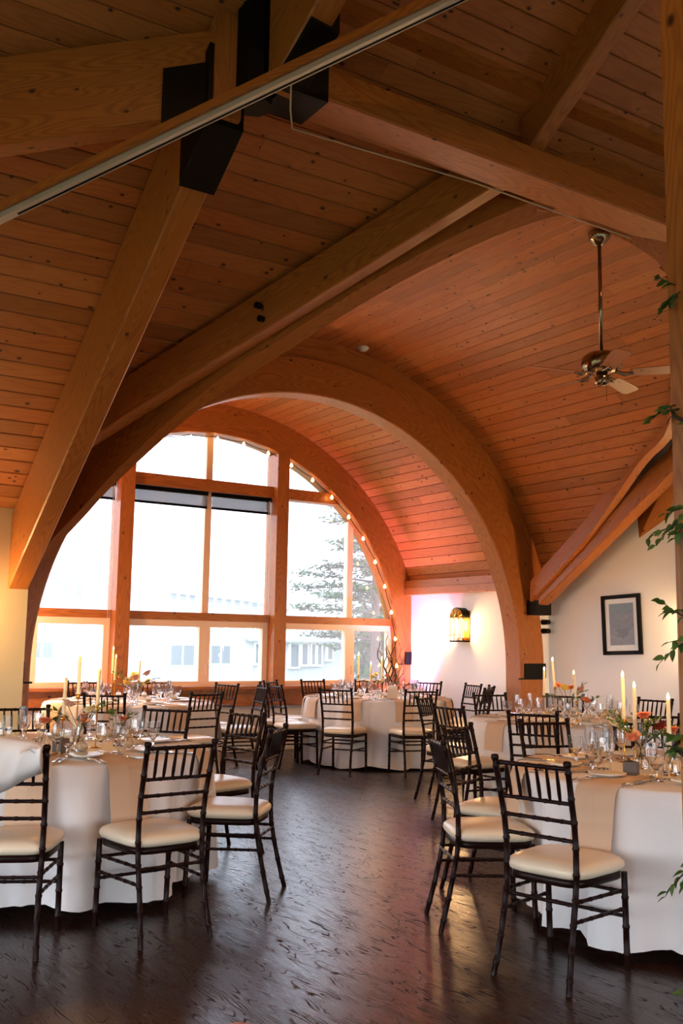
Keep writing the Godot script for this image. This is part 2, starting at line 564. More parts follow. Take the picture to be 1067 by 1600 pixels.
	while true:
		var z := -9.0 + s * 1.0 / 1.20648
		if z > -2.4: break
		var spans := []
		if z < -5.4:
			spans.append([0.0, val_x(z, false) - 0.02])
			if z > -6.3: spans.append([val_x(z, true) + 0.14, WR])
		else:
			spans.append([0.0, WR])
		for sp in spans:
			var a: float = sp[0]
			while a < sp[1] - 0.05:
				var b := a + rng.randf_range(2.2, 4.2)
				if sp[1] - b < 0.5: b = sp[1]
				var y := roof(z)
				part(ce, "plank", plank(Vector3(a, y, z), Vector3(b - 0.002, y, z), sd, sn, 0.151, 0.022), M["pine%d" % rng.randi_range(0, 3)])
				a = b
		s += 0.155
	var dk := Geo.new()
	# backing above the boards, left of the valley and above it
	var up := Vector3(0, 0.12, 0)
	var lft := PackedVector2Array([Vector2(-4.2, -9.2), Vector2(2.6, -9.2)])
	for i in range(VAL.size() - 1, 9, -1): lft.append(Vector2(VAL[i].x, VAL[i].z + 0.06))
	lft.append(Vector2(5.5, -5.2)); lft.append(Vector2(9.4, -5.2)); lft.append(Vector2(9.4, -0.5)); lft.append(Vector2(-4.2, -0.5))
	for pl in [lft]:
		poly_prism(dk, pl, func(p): return Vector3(p.x, roof(p.y) + 0.027, p.y), up)
	part(ce, "backing", dk, M.fir)
	var bk := Geo.new()
	poly_prism(bk, PackedVector2Array([Vector2(-4.2, -0.5), Vector2(9.4, -0.5), Vector2(9.4, 8.3), Vector2(-4.2, 8.3)]), func(p): return Vector3(p.x, 8.3 - 0.675 * (p.y + 0.5), p.y), up)
	part(ce, "rear_slope", bk, M.fir)
	# outer dormer shell that keeps the sky out above the vault
	var sh := Geo.new()
	sh.box(Vector3(1.8, 5.3, -12.1), Vector3(9.4, 5.4, -4.8))
	poly_prism(sh, PackedVector2Array([Vector2(-12.1, 2.4), Vector2(-12.1, 5.35), Vector2(-4.9, 5.35), Vector2(-9.0, 2.66), Vector2(-9.3, 2.4)]), func(p): return Vector3(1.85, p.y, p.x), Vector3(0.1, 0, 0))
	sh.box(Vector3(1.85, 2.4, -12.1), Vector3(2.45, 3.4, -11.9))
	poly_prism(sh, PackedVector2Array([Vector2(-12.1, 2.1), Vector2(-12.1, 5.35), Vector2(-9.0, 5.35), Vector2(-9.0, 2.1)]), func(p): return Vector3(9.25, p.y, p.x), Vector3(0.1, 0, 0))
	solo("roof_shell", "outer dormer casing above the barrel vault", "roof", sh, M.fir, "", "structure")
	# vault over the hall and over the alcove
	var v1 := thing("ceiling_vault", "warm pine barrel vault between the inner arch and the hall", "ceiling", Vector3.ZERO, 0, "", "structure")
	vault(v1, 3.62, -9.16, 0.30, PI - 0.30, func(phi): return vault_end(phi))
	var vb := Geo.new()
	var rings := []
	for i in 49:
		var a := lerpf(0.25, PI - 0.25, i / 48.0)
		var o := Vector3(AX, CY, 0)
		var c := Vector3(cos(a), sin(a), 0)
		var ze := vault_end(a) + 0.01
		rings.append([o + c * 3.645 + Vector3(0, 0, -9.3), o + c * 3.645 + Vector3(0, 0, ze), o + c * 3.75 + Vector3(0, 0, ze), o + c * 3.75 + Vector3(0, 0, -9.3)])
	vb.loft(rings, 1)
	part(v1, "backing", vb, M.fir)
	var v2 := thing("ceiling_alcove", "honey pine board vault over the window alcove", "ceiling", Vector3.ZERO, 0, "", "structure")
	vault(v2, 3.36, -11.7, 0.345, PI - 0.345, func(_p): return -9.2)
	part(v2, "backing", annulus(3.383, 3.5, -12.0, -9.2, 0.2, PI - 0.2), M.fir)
	for q in [[8.62, 9.0], [2.1, 2.54]]:
		for k in 2:
			var t := Geo.new()
			t.box(Vector3(q[0] + 0.02 * k * (1 if q[0] > 5 else -1), 2.11 + 0.105 * k, -11.75), Vector3(q[1], 2.21 + 0.105 * k, -9.2), Vector2(rng.randf() * 3, rng.randf()))
			part(v2, "base_board", t, M.pine0)

func build_timber() -> void:
	var a2 := thing("arch_beam", "large curved timber arch on two legs in front of the alcove", "arch", Vector3.ZERO, 0, "", "structure")
	part(a2, "curved_beam", arch(2.97, 3.36, -9.36, ZA), M.fir)
	for sx in [-1, 1]:
		var b := Geo.new()
		var xc: float = AX + sx * 3.15
		b.box(Vector3(xc - 0.12 if sx > 0 else xc - 0.06, 1.02, ZA - 0.02), Vector3(xc + (0.23 if sx > 0 else 0.12), 1.20, ZA + 0.018))
		b.box(Vector3(xc - 0.2, 1.005, ZA - 0.02), Vector3(xc + 0.2, 1.022, ZA + 0.01))
		part(a2, "bracket", b, M.steel)
	var a1 := thing("arch_beam", "curved timber arch framing the big window, strung with bulbs", "arch", Vector3.ZERO, 0, "", "structure")
	part(a1, "curved_beam", arch(2.96, 3.40, -11.86, -11.58), M.fir)
	var b1 := Geo.new()
	b1.box(Vector3(8.64, 1.13, -11.6), Vector3(8.84, 1.30, -11.56))
	b1.box(Vector3(8.54, 1.118, -11.6), Vector3(8.84, 1.13, -11.56))
	part(a1, "bracket", b1, M.steel)
	# valley arch where the vault cuts into the sloping ceiling
	var va := thing("arch_beam", "tilted timber arch where the vault meets the sloping ceiling", "arch", Vector3.ZERO, 0, "", "structure")
	var crv := Curve3D.new()
	for i in VAL.size():
		var d := Vector3.ZERO
		if i > 0 and i < VAL.size() - 1: d = (VAL[i + 1] - VAL[i - 1]) / 6.0
		crv.add_point(VAL[i], -d, d)
	var rings := []
	var L := crv.get_baked_length()
	for i in 65:
		var t := i / 64.0
		var p := crv.sample_baked(L * t, true)
		var a := Vector3(0.09, -0.01, 0.03).lerp(Vector3(-0.01, 0.14, 0.19), smoothstep(0.37, 0.53, t))
		var q := p + a
		var full := smoothstep(0.37, 0.5, t)
		rings.append([p, q, Vector3(q.x, lerpf(q.y + 0.24, maxf(roof(q.z) + 0.02, q.y + 0.15), full), q.z), Vector3(p.x, lerpf(p.y + 0.24, maxf(roof(p.z) + 0.02, p.y + 0.15), full), p.z)])
	var g := Geo.new()
	g.loft(rings, 1)
	part(va, "curved_beam", g, M.fir_pale)
	# straight valley rafter beside it, running to the tie beam
	var vr := thing("rafter_beam", "slender straight rafter crossing above the tilted arch", "beam", Vector3.ZERO, 0, "", "structure")
	part(vr, "timber", beam(Vector3(2.60, 2.968, -7.86), Vector3(4.74, 4.755, -5.19), 0.17, 0.33), M.fir)
	for k in 2:
		var bl := Geo.new()
		var p := Vector3(3.58 + 0.03 * k, 3.98 - 0.10 * k, -6.60)
		bl.tube([p, p + Vector3(-0.09, 0, 0.02)], [0.012, 0.012])
		bl.tube([p + Vector3(-0.09, 0, 0.02), p + Vector3(-0.13, 0, 0.03)], [0.026, 0.026])
		part(vr, "bolt", bl, M.steel)
	# common rafters
	var rl := thing("rafter_beam", "deep timber rafter slanting down from the steel hub to the yellow wall", "beam", Vector3.ZERO, 0, "", "structure")
	part(rl, "timber", beam(Vector3(2.43, 1.84, -9.0), Vector3(2.43, 4.50, -5.06), 0.18, 0.66), M.fir)
	var rr := thing("rafter_beam", "deep timber rafter hugging the plaster wall above the print", "beam", Vector3.ZERO, 0, "", "structure")
	part(rr, "timber", beam(Vector3(8.76, 1.86, -8.98), Vector3(8.76, 4.5, -5.06), 0.18, 0.27), M.fir)
	var sb := Geo.new()
	sb.box(Vector3(8.66, 1.79, -9.11), Vector3(8.88, 1.97, -8.90))
	part(rr, "bracket", sb, M.steel)
	for k in 2:
		var bo := Geo.new()
		bo.tube([Vector3(8.93, 1.71 - 0.11 * k, -9.1), Vector3(8.93, 1.71 - 0.11 * k, -8.99)], [0.035, 0.03], 10)
		part(rr, "bolt", bo, M.steel)
	var tr := thing("rafter_beam", "timber rafter rising from the tie beam towards the ridge", "beam", Vector3.ZERO, 0, "", "structure")
	part(tr, "timber", beam(Vector3(4.84, roof(-5.02) - 0.32, -5.02), Vector3(4.84, roof(-0.6) - 0.32, -0.6), 0.14, 0.33), M.fir)
	var ub := thing("rafter_beam", "timber rafter rising from the steel hub towards the ridge", "beam", Vector3.ZERO, 0, "", "structure")
	part(ub, "timber", beam(Vector3(2.72, roof(-4.95) - 0.6, -4.95), Vector3(3.1, roof(-0.6) - 0.6, -0.6), 0.17, 0.6), M.fir)
	var lb := thing("rafter_beam", "deep timber hip beam running from the steel hub to the left", "beam", Vector3.ZERO, 0, "", "structure")
	part(lb, "timber", beam(Vector3(2.40, 4.525, -5.185), Vector3(-4.0, 2.67, -7.97), 0.16, 0.54), M.fir)
	var tie := thing("tie_beam", "horizontal timber tie beam from the steel hub to the right", "beam", Vector3.ZERO, 0, "", "structure")
	part(tie, "timber", beam(Vector3(2.8, 4.73, -5.04), Vector3(WR, 4.70, -5.04), 0.30, 0.21), M.fir)
	# knee beam dying into the wall above the print
	var kb := thing("rafter_beam", "short curved knee timber ending on the plaster wall", "beam", Vector3.ZERO, 0, "", "structure")
	var kr := []
	for i in 9:
		var t := i / 8.0
		var p := Vector3(lerpf(9.05, 8.55, t), 2.66 + 1.5 * t - 0.25 * t * t + 0.12 * t, lerpf(-7.66, -6.2, t))
		kr.append([p, p + Vector3(0.05, 0.02, 0.22), p + Vector3(0.05, 0.32, 0.22), p + Vector3(0, 0.25, -0.02)])
	var kg := Geo.new()
	kg.loft(kr, 1)
	part(kb, "timber", kg, M.fir)
	# steel hub
	var hub := thing("steel_hub", "black steel connector plates joining the timber beams overhead", "connector", Vector3.ZERO, 0, "", "structure")
	var hc := Vector3(2.6, 0, -5.06)
	var h0 := Geo.new()
	h0.tube([Vector3(hc.x, 4.62, hc.z), Vector3(hc.x, 5.3, hc.z)], [0.12, 0.12], 8, 2)
	part(hub, "core", h0, M.steel)
	var shoes := [[Vector3(2.43, 4.195, -5.46), Vector3(2.43, 4.45, -5.08), 0.24, 0.5], [Vector3(2.72, 4.70, -5.04), Vector3(3.02, 4.70, -5.04), 0.33, 0.25],
		[Vector3(2.75, roof(-4.9) - 0.62, -4.9), Vector3(2.79, roof(-4.55) - 0.62, -4.55), 0.21, 0.5], [Vector3(2.45, 4.515, -5.16), Vector3(2.12, 4.42, -5.31), 0.2, 0.35]]
	for sh in shoes:
		part(hub, "plate", beam(sh[0], sh[1], sh[2], sh[3], 0.004), M.steel)
	# lighting track across the hub, with its cable
	var tk := thing("lighting_track", "pale lighting track on a wood batten crossing under the beams", "track")
	var e := 0.80
	var d := Vector3(2.07, 1.22, 1.8)
	var o := Vector3(1.355, 3.868, -5.87)
	var t0 := o - d * 0.9
	var t1 := o + d * 1.6
	part(tk, "batten", beam(t0 + Vector3(0, 0.035, 0), t1 + Vector3(0, 0.035, 0), 0.13, 0.05, 0.003), M.fir)
	part(tk, "rail", beam(t0, t1, 0.072, 0.034, 0.004), M.alu)
	for sgm in [[0.0, 0.335], [0.375, 0.9]]:
		part(tk, "slot", beam(t0.lerp(t1, sgm[0]) + Vector3(0.008, -0.003, -0.006), t0.lerp(t1, sgm[1]) + Vector3(0.008, -0.003, -0.006), 0.016, 0.006, 0.001), M.black)
	var cb := Geo.new()
	var cpts := [Vector3(2.70, 4.86, -4.78), Vector3(2.78, 4.60, -4.92), Vector3(2.96, 4.66, -5.21)]
	cb.tube(cpts, [0.006, 0.006, 0.006], 6)
	cb.tube([cpts[2], Vector3(4.5, 4.715, -5.205), Vector3(6.0, 4.70, -5.205), Vector3(WR, 4.69, -5.205)], [0.006, 0.006, 0.006, 0.006], 6)
	solo("electric_cable", "thin pale cable running along the tie beam", "cable", cb, M.cable)

func arch_poly() -> PackedVector2Array:
	var p := PackedVector2Array([Vector2(AX + 2.98, 0.8)])
	for i in 61:
		var a := PI * i / 60.0
		p.append(Vector2(AX + cos(a) * 2.98, CY + sin(a) * 2.98))
	p.append(Vector2(AX - 2.98, 0.8))
	return p

func bar(root: Node3D, called: String, x0: float, x1: float, y0: float, y1: float, z0: float, z1: float, m: Material) -> void:
	var g := Geo.new()
	g.box(Vector3(x0, y0, z0), Vector3(x1, y1, z1), Vector2(rng.randf() * 3, rng.randf()))
	part(root, called, g, m)

func top_at(x: float) -> float:
	return CY + sqrt(maxf(0.0, 2.99 * 2.99 - (x - AX) * (x - AX)))

func build_window() -> void:
	var w := thing("window_1", "great half-round timber window looking over white houses", "window", Vector3.ZERO, 0, "", "structure")
	var zf := -11.56
	for px in [4.385, 6.57]:
		bar(w, "post", px - 0.09, px + 0.09, 0.6, top_at(px) - 0.02, -11.86, zf, M.fir)
	for sg in [[2.62, 4.295], [4.475, 6.48], [6.66, 8.54]]:
		bar(w, "rail", sg[0], sg[1], 1.665, 1.765, -11.86, -11.70, M.fir)
		var s0: float = sg[0]
		var s1: float = sg[1]
		if s0 < 3: s0 = AX - sqrt(2.98 * 2.98 - 2.25 * 2.25)
		if s1 > 8: s1 = AX + sqrt(2.98 * 2.98 - 2.25 * 2.25)
		bar(w, "rail", s0, s1, 3.34, 3.49, -11.86, -11.66, M.fir)
	bar(w, "sill", 2.5, 8.64, 0.80, 0.84, -11.86, -11.55, M.fir)
	bar(w, "apron", 2.5, 8.64, 0.58, 0.80, -11.80, -11.66, M.fir)
	# slim mullions above the transom
	for mx in [3.35, 5.565, 7.80]:
		bar(w, "mullion", mx - 0.045, mx + 0.045, 1.765, minf(3.34, top_at(mx) - 0.01), -11.86, -11.76, M.sash)
	bar(w, "mullion", 5.52, 5.61, 3.49, top_at(5.565) - 0.01, -11.86, -11.76, M.sash)
	# casements below, fixed panes above
	var ap := arch_poly()
	var low := [[2.62, 3.35], [3.35, 4.295], [4.475, 5.565], [5.565, 6.48], [6.66, 7.80], [7.80, 8.54]]
	for c in low:
		var fr := Geo.new()
		var x0: float = c[0]
		var x1: float = c[1]
		for b in [[x0, x1, 0.84, 0.90], [x0, x1, 1.585, 1.665]]:
			fr.box(Vector3(b[0], b[2], -11.84), Vector3(b[1], b[3], -11.74))
		for b in [[x0, x0 + 0.075], [x1 - 0.075, x1]]:
			fr.box(Vector3(b[0], 0.90, -11.84), Vector3(b[1], 1.585, -11.74))
		var sash := part(w, "casement", fr, M.sash)
		var pg := Geo.new()
		pg.box(Vector3(x0 + 0.07, 0.89, -11.80), Vector3(x1 - 0.07, 1.59, -11.794))
		part(sash, "pane", pg, M.pane)
		if x0 > 5.0:
			var hd := Geo.new()
			hd.box(Vector3(x0 + 0.02, 0.98, -11.74), Vector3(x0 + 0.045, 1.10, -11.715))
			part(sash, "handle", hd, M.sash)
	var ups := [[2.6, 3.305, 1.765, 3.34], [3.395, 4.295, 1.765, 3.34], [4.475, 5.52, 1.765, 3.34], [5.61, 6.48, 1.765, 3.34], [6.66, 7.755, 1.765, 3.34], [7.845, 8.56, 1.765, 3.34],
		[3.4, 4.295, 3.49, 4.2], [4.475, 5.52, 3.49, 4.2], [5.61, 6.48, 3.49, 4.2], [6.66, 7.8, 3.49, 4.2]]
	for u in ups:
		var rect := PackedVector2Array([Vector2(u[0], u[2]), Vector2(u[1], u[2]), Vector2(u[1], u[3]), Vector2(u[0], u[3])])
		for pl in Geometry2D.intersect_polygons(rect, ap):
			var g := Geo.new()
			poly_prism(g, pl, func(p): return Vector3(p.x, p.y, -11.81), Vector3(0, 0, 0.006))
			part(w, "pane", g, M.pane)
	# roller blinds pulled nearly up
	var names := ["grey roller blind at the top of the leftmost window bay", "grey roller blind between the left post and the middle mullion", "grey roller blind between the middle mullion and the right post"]
	var bl := [[3.40, 4.28], [4.49, 5.53], [5.60, 6.47]]
	for i in 3:
		var r := thing("roller_blind", names[i], "blind", Vector3.ZERO, 0, "window blinds")
		bar(r, "fabric", bl[i][0], bl[i][1], 3.14, 3.30, -11.735, -11.732, M.shade)
		bar(r, "bottom_bar", bl[i][0], bl[i][1], 3.115, 3.145, -11.745, -11.725, M.black)
		bar(r, "headrail", bl[i][0], bl[i][1], 3.285, 3.335, -11.76, -11.70, M.black)
	for cx in [4.26, 6.44]:
		var ch := Geo.new()
		var p := []
		var rr := []
		for i in 21:
			var t := i / 20.0
			var a := t * TAU
			p.append(Vector3(cx + 0.02 * sin(a), lerpf(3.3, 1.35, 0.5 - 0.5 * cos(a)), -11.70)); rr.append(0.0025)
		ch.tube(p, rr, 5)
		solo("blind_chain", "pale loop chain of the roller blind beside the %s window post" % ("left" if cx < 5 else "right"), "chain", ch, M.white)
	# string lights round the arch
	var sl := thing("string_lights", "string of small warm bulbs along the window arch", "string lights")
	var wire := Geo.new()
	var wp := []
	var wr := []
	for i in 97:
		var a := PI * i / 96.0
		var sag := 0.02 * absf(sin(i * PI / 4.0))
		wp.append(Vector3(AX + cos(a) * (2.93 - sag), CY + sin(a) * (2.93 - sag), -11.60)); wr.append(0.005)
	for i in 8:
		wp.push_front(Vector3(AX + 2.93 - 0.015 * (i % 2), CY - 0.06 * (i + 1), -11.60)); wr.push_front(0.005)
	wire.tube(wp, wr, 5)
	part(sl, "wire", wire, M.black)
	var bs := Geo.new()
	bs.lathe([Vector2(0.002, -0.045), Vector2(0.016, -0.038), Vector2(0.022, -0.024), Vector2(0.016, -0.008), Vector2(0.009, 0.0), Vector2(0.009, 0.012), Vector2(0.001, 0.013)], Vector3.ZERO, 8)
	var bm := bs.mesh()
	for i in 25:
		var a := PI * (i * 4.0) / 96.0
		var o := part(sl, "bulb", bm, M.bulb)
		o.position = Vector3(AX + cos(a) * 2.92, CY + sin(a) * 2.92 - 0.01, -11.585)

# ------------------------------------------------------------------ furniture
func bamboo(pts: Array, r: float, step: float, sides := 8) -> Geo:
	# turned stick with raised rings every `step`
	var c := Curve3D.new()
	for i in pts.size():
		var d := Vector3.ZERO
		if i > 0 and i < pts.size() - 1: d = (pts[i + 1] - pts[i - 1]) / 6.0
		c.add_point(pts[i], -d, d)
	var L := c.get_baked_length()
	var ss := [0.0]
	var rs := [r]
	var s := step * 0.6
	while s < L - 0.02:
		ss.append_array([s - 0.009, s - 0.004, s + 0.004, s + 0.009])
		rs.append_array([r, r * 1.2, r * 1.2, r])
		s += step
	ss.append(L); rs.append(r)
	var pp := []
	for q in ss: pp.append(c.sample_baked(q, true))
	var g := Geo.new()
	g.tube(pp, rs, sides)
	return g

func make_chair() -> Node3D:
	var t := thing("chiavari_chair", "", "chair")
	var hb := 0.172
	var hf := 0.195
	for sx in [-1.0, 1.0]:
		var post := bamboo([Vector3(sx * (hb + 0.012), 0, 0.285), Vector3(sx * hb, 0.20, 0.235), Vector3(sx * hb, 0.43, 0.195), Vector3(sx * (hb + 0.002), 0.62, 0.200), Vector3(sx * (hb + 0.010), 0.93, 0.272)], 0.0135, 0.105)
		post.lathe([Vector2(0.0135, 0.922), Vector2(0.017, 0.928), Vector2(0.0185, 0.938), Vector2(0.015, 0.948), Vector2(0.001, 0.950)], Vector3(sx * (hb + 0.010), 0, 0.272), 8)
		part(t, "back_post", post, M.chair)
		part(t, "leg", bamboo([Vector3(sx * hf, 0, -0.195), Vector3(sx * hf, 0.43, -0.180)], 0.0145, 0.12), M.chair)
		for y in [0.355, 0.275]:
			part(t, "stretcher", bamboo([Vector3(sx * hf, y - 0.005, -0.185), Vector3(sx * hb, y, 0.215 + (0.36 - y) * 0.14)], 0.0085, 0.075, 6), M.chair)
	for y in [0.34, 0.235]:
		part(t, "stretcher", bamboo([Vector3(-hf, y, -0.188), Vector3(hf, y, -0.188)], 0.0085, 0.085, 6), M.chair)
	part(t, "stretcher", bamboo([Vector3(-hb, 0.345, 0.212), Vector3(hb, 0.345, 0.212)], 0.0085, 0.085, 6), M.chair)
	# back rails and spindles
	var zb := func(y: float) -> float: return 0.200 + 0.072 * clampf((y - 0.60) / 0.33, 0, 1) * (0.75 + 0.25 * clampf((y - 0.60) / 0.33, 0, 1))
	for y in [0.915, 0.765, 0.685, 0.605]:
		part(t, "top_rail" if y > 0.9 else "back_rail", bamboo([Vector3(-hb - 0.006, y, zb.call(y)), Vector3(hb + 0.006, y, zb.call(y))], 0.0105 if y > 0.9 else 0.0092, 0.062, 6), M.chair)
	for k in 6:
		var x := lerpf(-hb, hb, (k + 1) / 7.0)
		var g := Geo.new()
		g.tube([Vector3(x, 0.765, zb.call(0.765)), Vector3(x, 0.80, zb.call(0.80)), Vector3(x * 1.01, 0.84, zb.call(0.84)), Vector3(x * 1.03, 0.915, zb.call(0.915))], [0.006, 0.0085, 0.0085, 0.006], 6)
		part(t, "spindle", g, M.chair)
	# seat frame and cushion
	var outline := func(k: int, n: int, inset: float) -> Vector2:
		var a := TAU * k / n
		var ca := cos(a)
		var sa := sin(a)
		var ex := 0.42
		var x := signf(ca) * pow(absf(ca), ex)
		var z := signf(sa) * pow(absf(sa), ex)
		var wd := lerpf(0.215, 0.190, (z + 1) / 2) - inset
		return Vector2(x * wd, z * (0.205 - inset) + 0.0)
	var lay := func(list: Array, n: int) -> Geo:
		var rings := []
		for l in list:
			var ring := []
			for k in n:
				var p: Vector2 = outline.call(k, n, l[1])
				ring.append(Vector3(p.x, l[0], p.y))
			rings.append(ring)
		var g := Geo.new()
		g.loft(rings, 0, true)
		return g
	part(t, "seat_frame", lay.call([[0.405, 0.012], [0.408, 0.006], [0.437, 0.006], [0.440, 0.012]], 28), M.chair)
	part(t, "cushion", lay.call([[0.440, 0.010], [0.448, -0.004], [0.462, -0.011], [0.478, -0.009], [0.492, 0.004], [0.501, 0.022], [0.508, 0.05], [0.512, 0.09], [0.514, 0.14], [0.5145, 0.19]], 36), M.cushion)
	return t

const TABLES := {
	"near left": Vector3(1.925, 0, -6.0), "far left": Vector3(3.95, 0, -10.1), "far": Vector3(7.07, 0, -10.01), "right": Vector3(6.6, 0, -6.4), "near right": Vector3(4.515, 0, -3.588)}
# table, bearing from the table centre (degrees from +X to +Z), distance of the chair's back, label
const CHAIRS := [
	["near left", 85.4, 1.48, "dark chair seen from behind in the foreground, tucked against the near left table", "foreground chair"],
	["near left", 117.0, 1.49, "dark chair at the left edge with a white wrap over its back", "cloth-wrapped chair"],
	["near left", 43.0, 1.33, "dark chair seen edge-on beside the aisle, right of the near left table", "edge-on aisle chair"],
	["near left", -11.0, 1.42, "second dark chair beside the aisle, behind the edge-on one", "second aisle chair"],
	["near left", -40.0, 1.38, "dark chair behind the tall glasses, on the far side of near left table", "chair facing us"],
	["near left", -84.0, 1.36, "dark chair before the yellow wall, beyond the near left table", "chair by the yellow wall"],
	["far left", 120.0, 1.50, "dark chair facing away, between the two candle groups of the left tables", "chair between the candles"],
	["far left", 80.0, 1.38, "dark chair with its back to us at the right of the far left table", "chair turned away"],
	["far left", 342.0, 1.42, "dark chair turned left beside the far left table, near the wood apron", "chair by the wood apron"],
	["far left", 12.0, 1.45, "dark chair seen edge-on right of the far left table", "edge-on chair"],
	["far left", 303.0, 1.36, "dark chair under the window, right of the far left flowers", "window chair by the flowers"],
	["far left", 268.0, 1.36, "dark chair under the window beside the arch leg", "window chair by the arch"],
	["far", 144.0, 1.42, "dark chair facing away at the far table, left of the two in front", "left front chair"],
	["far", 106.0, 1.42, "dark chair facing away at the far table, right of the two in front", "right front chair"],
	["far", 184.0, 1.38, "dark chair in profile at the left end of the far table", "left profile chair"],
	["far", 210.0, 1.42, "dark chair seen edge-on behind the left profile chair of the far table", "edge-on chair"],
	["far", 236.0, 1.46, "dark chair by the right window post, beyond the far table", "chair by the post"],
	["far", 267.0, 1.40, "dark chair under the window handles, behind the far table", "chair under the handles"],
	["far", 300.0, 1.38, "dark chair behind the flowers of the far table", "chair behind the flowers"],
	["far", 335.0, 1.36, "dark chair against the white wall behind the far table", "chair at the white wall"],
	["far", 8.0, 1.36, "dark chair at the white wall under the sconce", "chair under the sconce"],
	["far", 32.0, 1.38, "dark chair in profile before the sconce wall, far table", "right profile chair"],
	["far", 57.0, 1.38, "dark chair seen edge-on between the far table and the right table", "chair between the tables"],
	["right", 284.0, 1.52, "dark chair facing us at the far side of the right table, by the arch leg", "chair by the arch leg"],
	["right", 239.0, 1.38, "dark chair seen edge-on at the far left of the right table", "edge-on chair"],
	["right", 179.0, 1.40, "dark chair with a warm lit seat at the left end of the right table", "left end chair"],
	["right", 146.0, 1.55, "dark chair facing away at the near side of the right table", "chair turned away"],
	["right", 110.0, 1.46, "dark chair facing away behind the tall candles of the near right table", "chair behind the candles"],
	["right", 314.0, 1.45, "dark chair before the plaster wall behind the leaning candles", "chair by the plaster wall"],
	["right", 352.0, 1.38, "dark chair below the framed print at the right table", "chair below the print"],
	["near right", 166.2, 1.46, "large dark chair seen from behind in the right foreground", "foreground chair"],
	["near right", 207.0, 1.32, "dark chair seen edge-on at the left of the near right table", "edge-on chair"],
	["near right", 246.5, 1.32, "dark chair turned away, second from the aisle at the near right table", "second aisle chair"],
	["near right", 283.5, 1.38, "dark chair facing us behind the champagne flute of the near right table", "chair facing us"],
	["near right", 312.0, 1.38, "dark chair behind the peach blooms of the near right table", "chair behind the blooms"],
	["near right", 127.0, 1.40, "dark chair mostly hidden by the vine-wrapped post", "chair at the post"]]

func build_chairs() -> void:
	var proto: Node3D = null
	for c in CHAIRS:
		var a := deg_to_rad(c[1])
		var dir := Vector3(cos(a), 0, sin(a))
		var at: Vector3 = TABLES[c[0]] + dir * (c[2] - 0.27)
		var turn := atan2(dir.x, dir.z)
		var o: Node3D
		if proto == null:
			proto = make_chair()
			for q in proto.get_children():
				q.scale.y = 0.984
			o = proto
			o.position = at
			o.rotation.y = turn
		else:
			o = dup(proto, at, turn)
		o.set_meta("label", c[3])
		o.set_meta("group", "chairs round the %s table" % c[0])
	# white wrap thrown over the chair at the left edge
	var c1: Array = CHAIRS[1]
	var a1 := deg_to_rad(c1[1])
	var d1 := Vector3(cos(a1), 0, sin(a1))
	var wr := thing("fabric_wrap", "white cloth wrap draped over the chair back at the left edge", "cloth", TABLES[c1[0]] + d1 * (c1[2] - 0.27), atan2(d1.x, d1.z))
	var rings := []
	var wn := noise(5, 1.0, 3)
	for i in 17:
		var x := lerpf(-0.23, 0.165, i / 16.0)
		var t := (x + 0.23) / 0.40
		var low := 0.70 + 0.10 * t * t + 0.012 * sin(t * 9.0)
		var top := 0.962 + 0.012 * sin(t * 5.0) - 0.03 * maxf(0.0, t - 0.9) * 8.0
		var fat := 0.05 + 0.012 * sin(t * 7.0)
		var prof := [Vector2(low, 0.235 + fat), Vector2(low + 0.06, 0.262 + fat * 1.25), Vector2(low + 0.12, 0.268 + fat * 1.3), Vector2((low + top) * 0.5 + 0.05, 0.275 + fat * 1.2), Vector2(top - 0.045, 0.28 + fat), Vector2(top - 0.012, 0.278 + fat * 0.6),
			Vector2(top, 0.272), Vector2(top - 0.01, 0.262 - fat * 0.5), Vector2(top - 0.06, 0.245 - fat * 0.8), Vector2(0.80, 0.215 - fat), Vector2(0.80, 0.222), Vector2(top - 0.07, 0.255), Vector2(top - 0.03, 0.272), Vector2(top - 0.08, 0.288), Vector2(low + 0.02, 0.245)]
		var ring := []
		for k in prof.size():
			var p: Vector2 = prof[k]
			var w := wn.get_noise_2d(x * 9.0 + p.x * 14.0, p.x * 30.0) * 0.016 if k < 9 else 0.0
			ring.append(Vector3(x, p.x, p.y + w))
		rings.append(ring)
	var g := Geo.new()
	g.loft(rings, 0, true)
	part(wr, "folded_cloth", g, M.shawl)

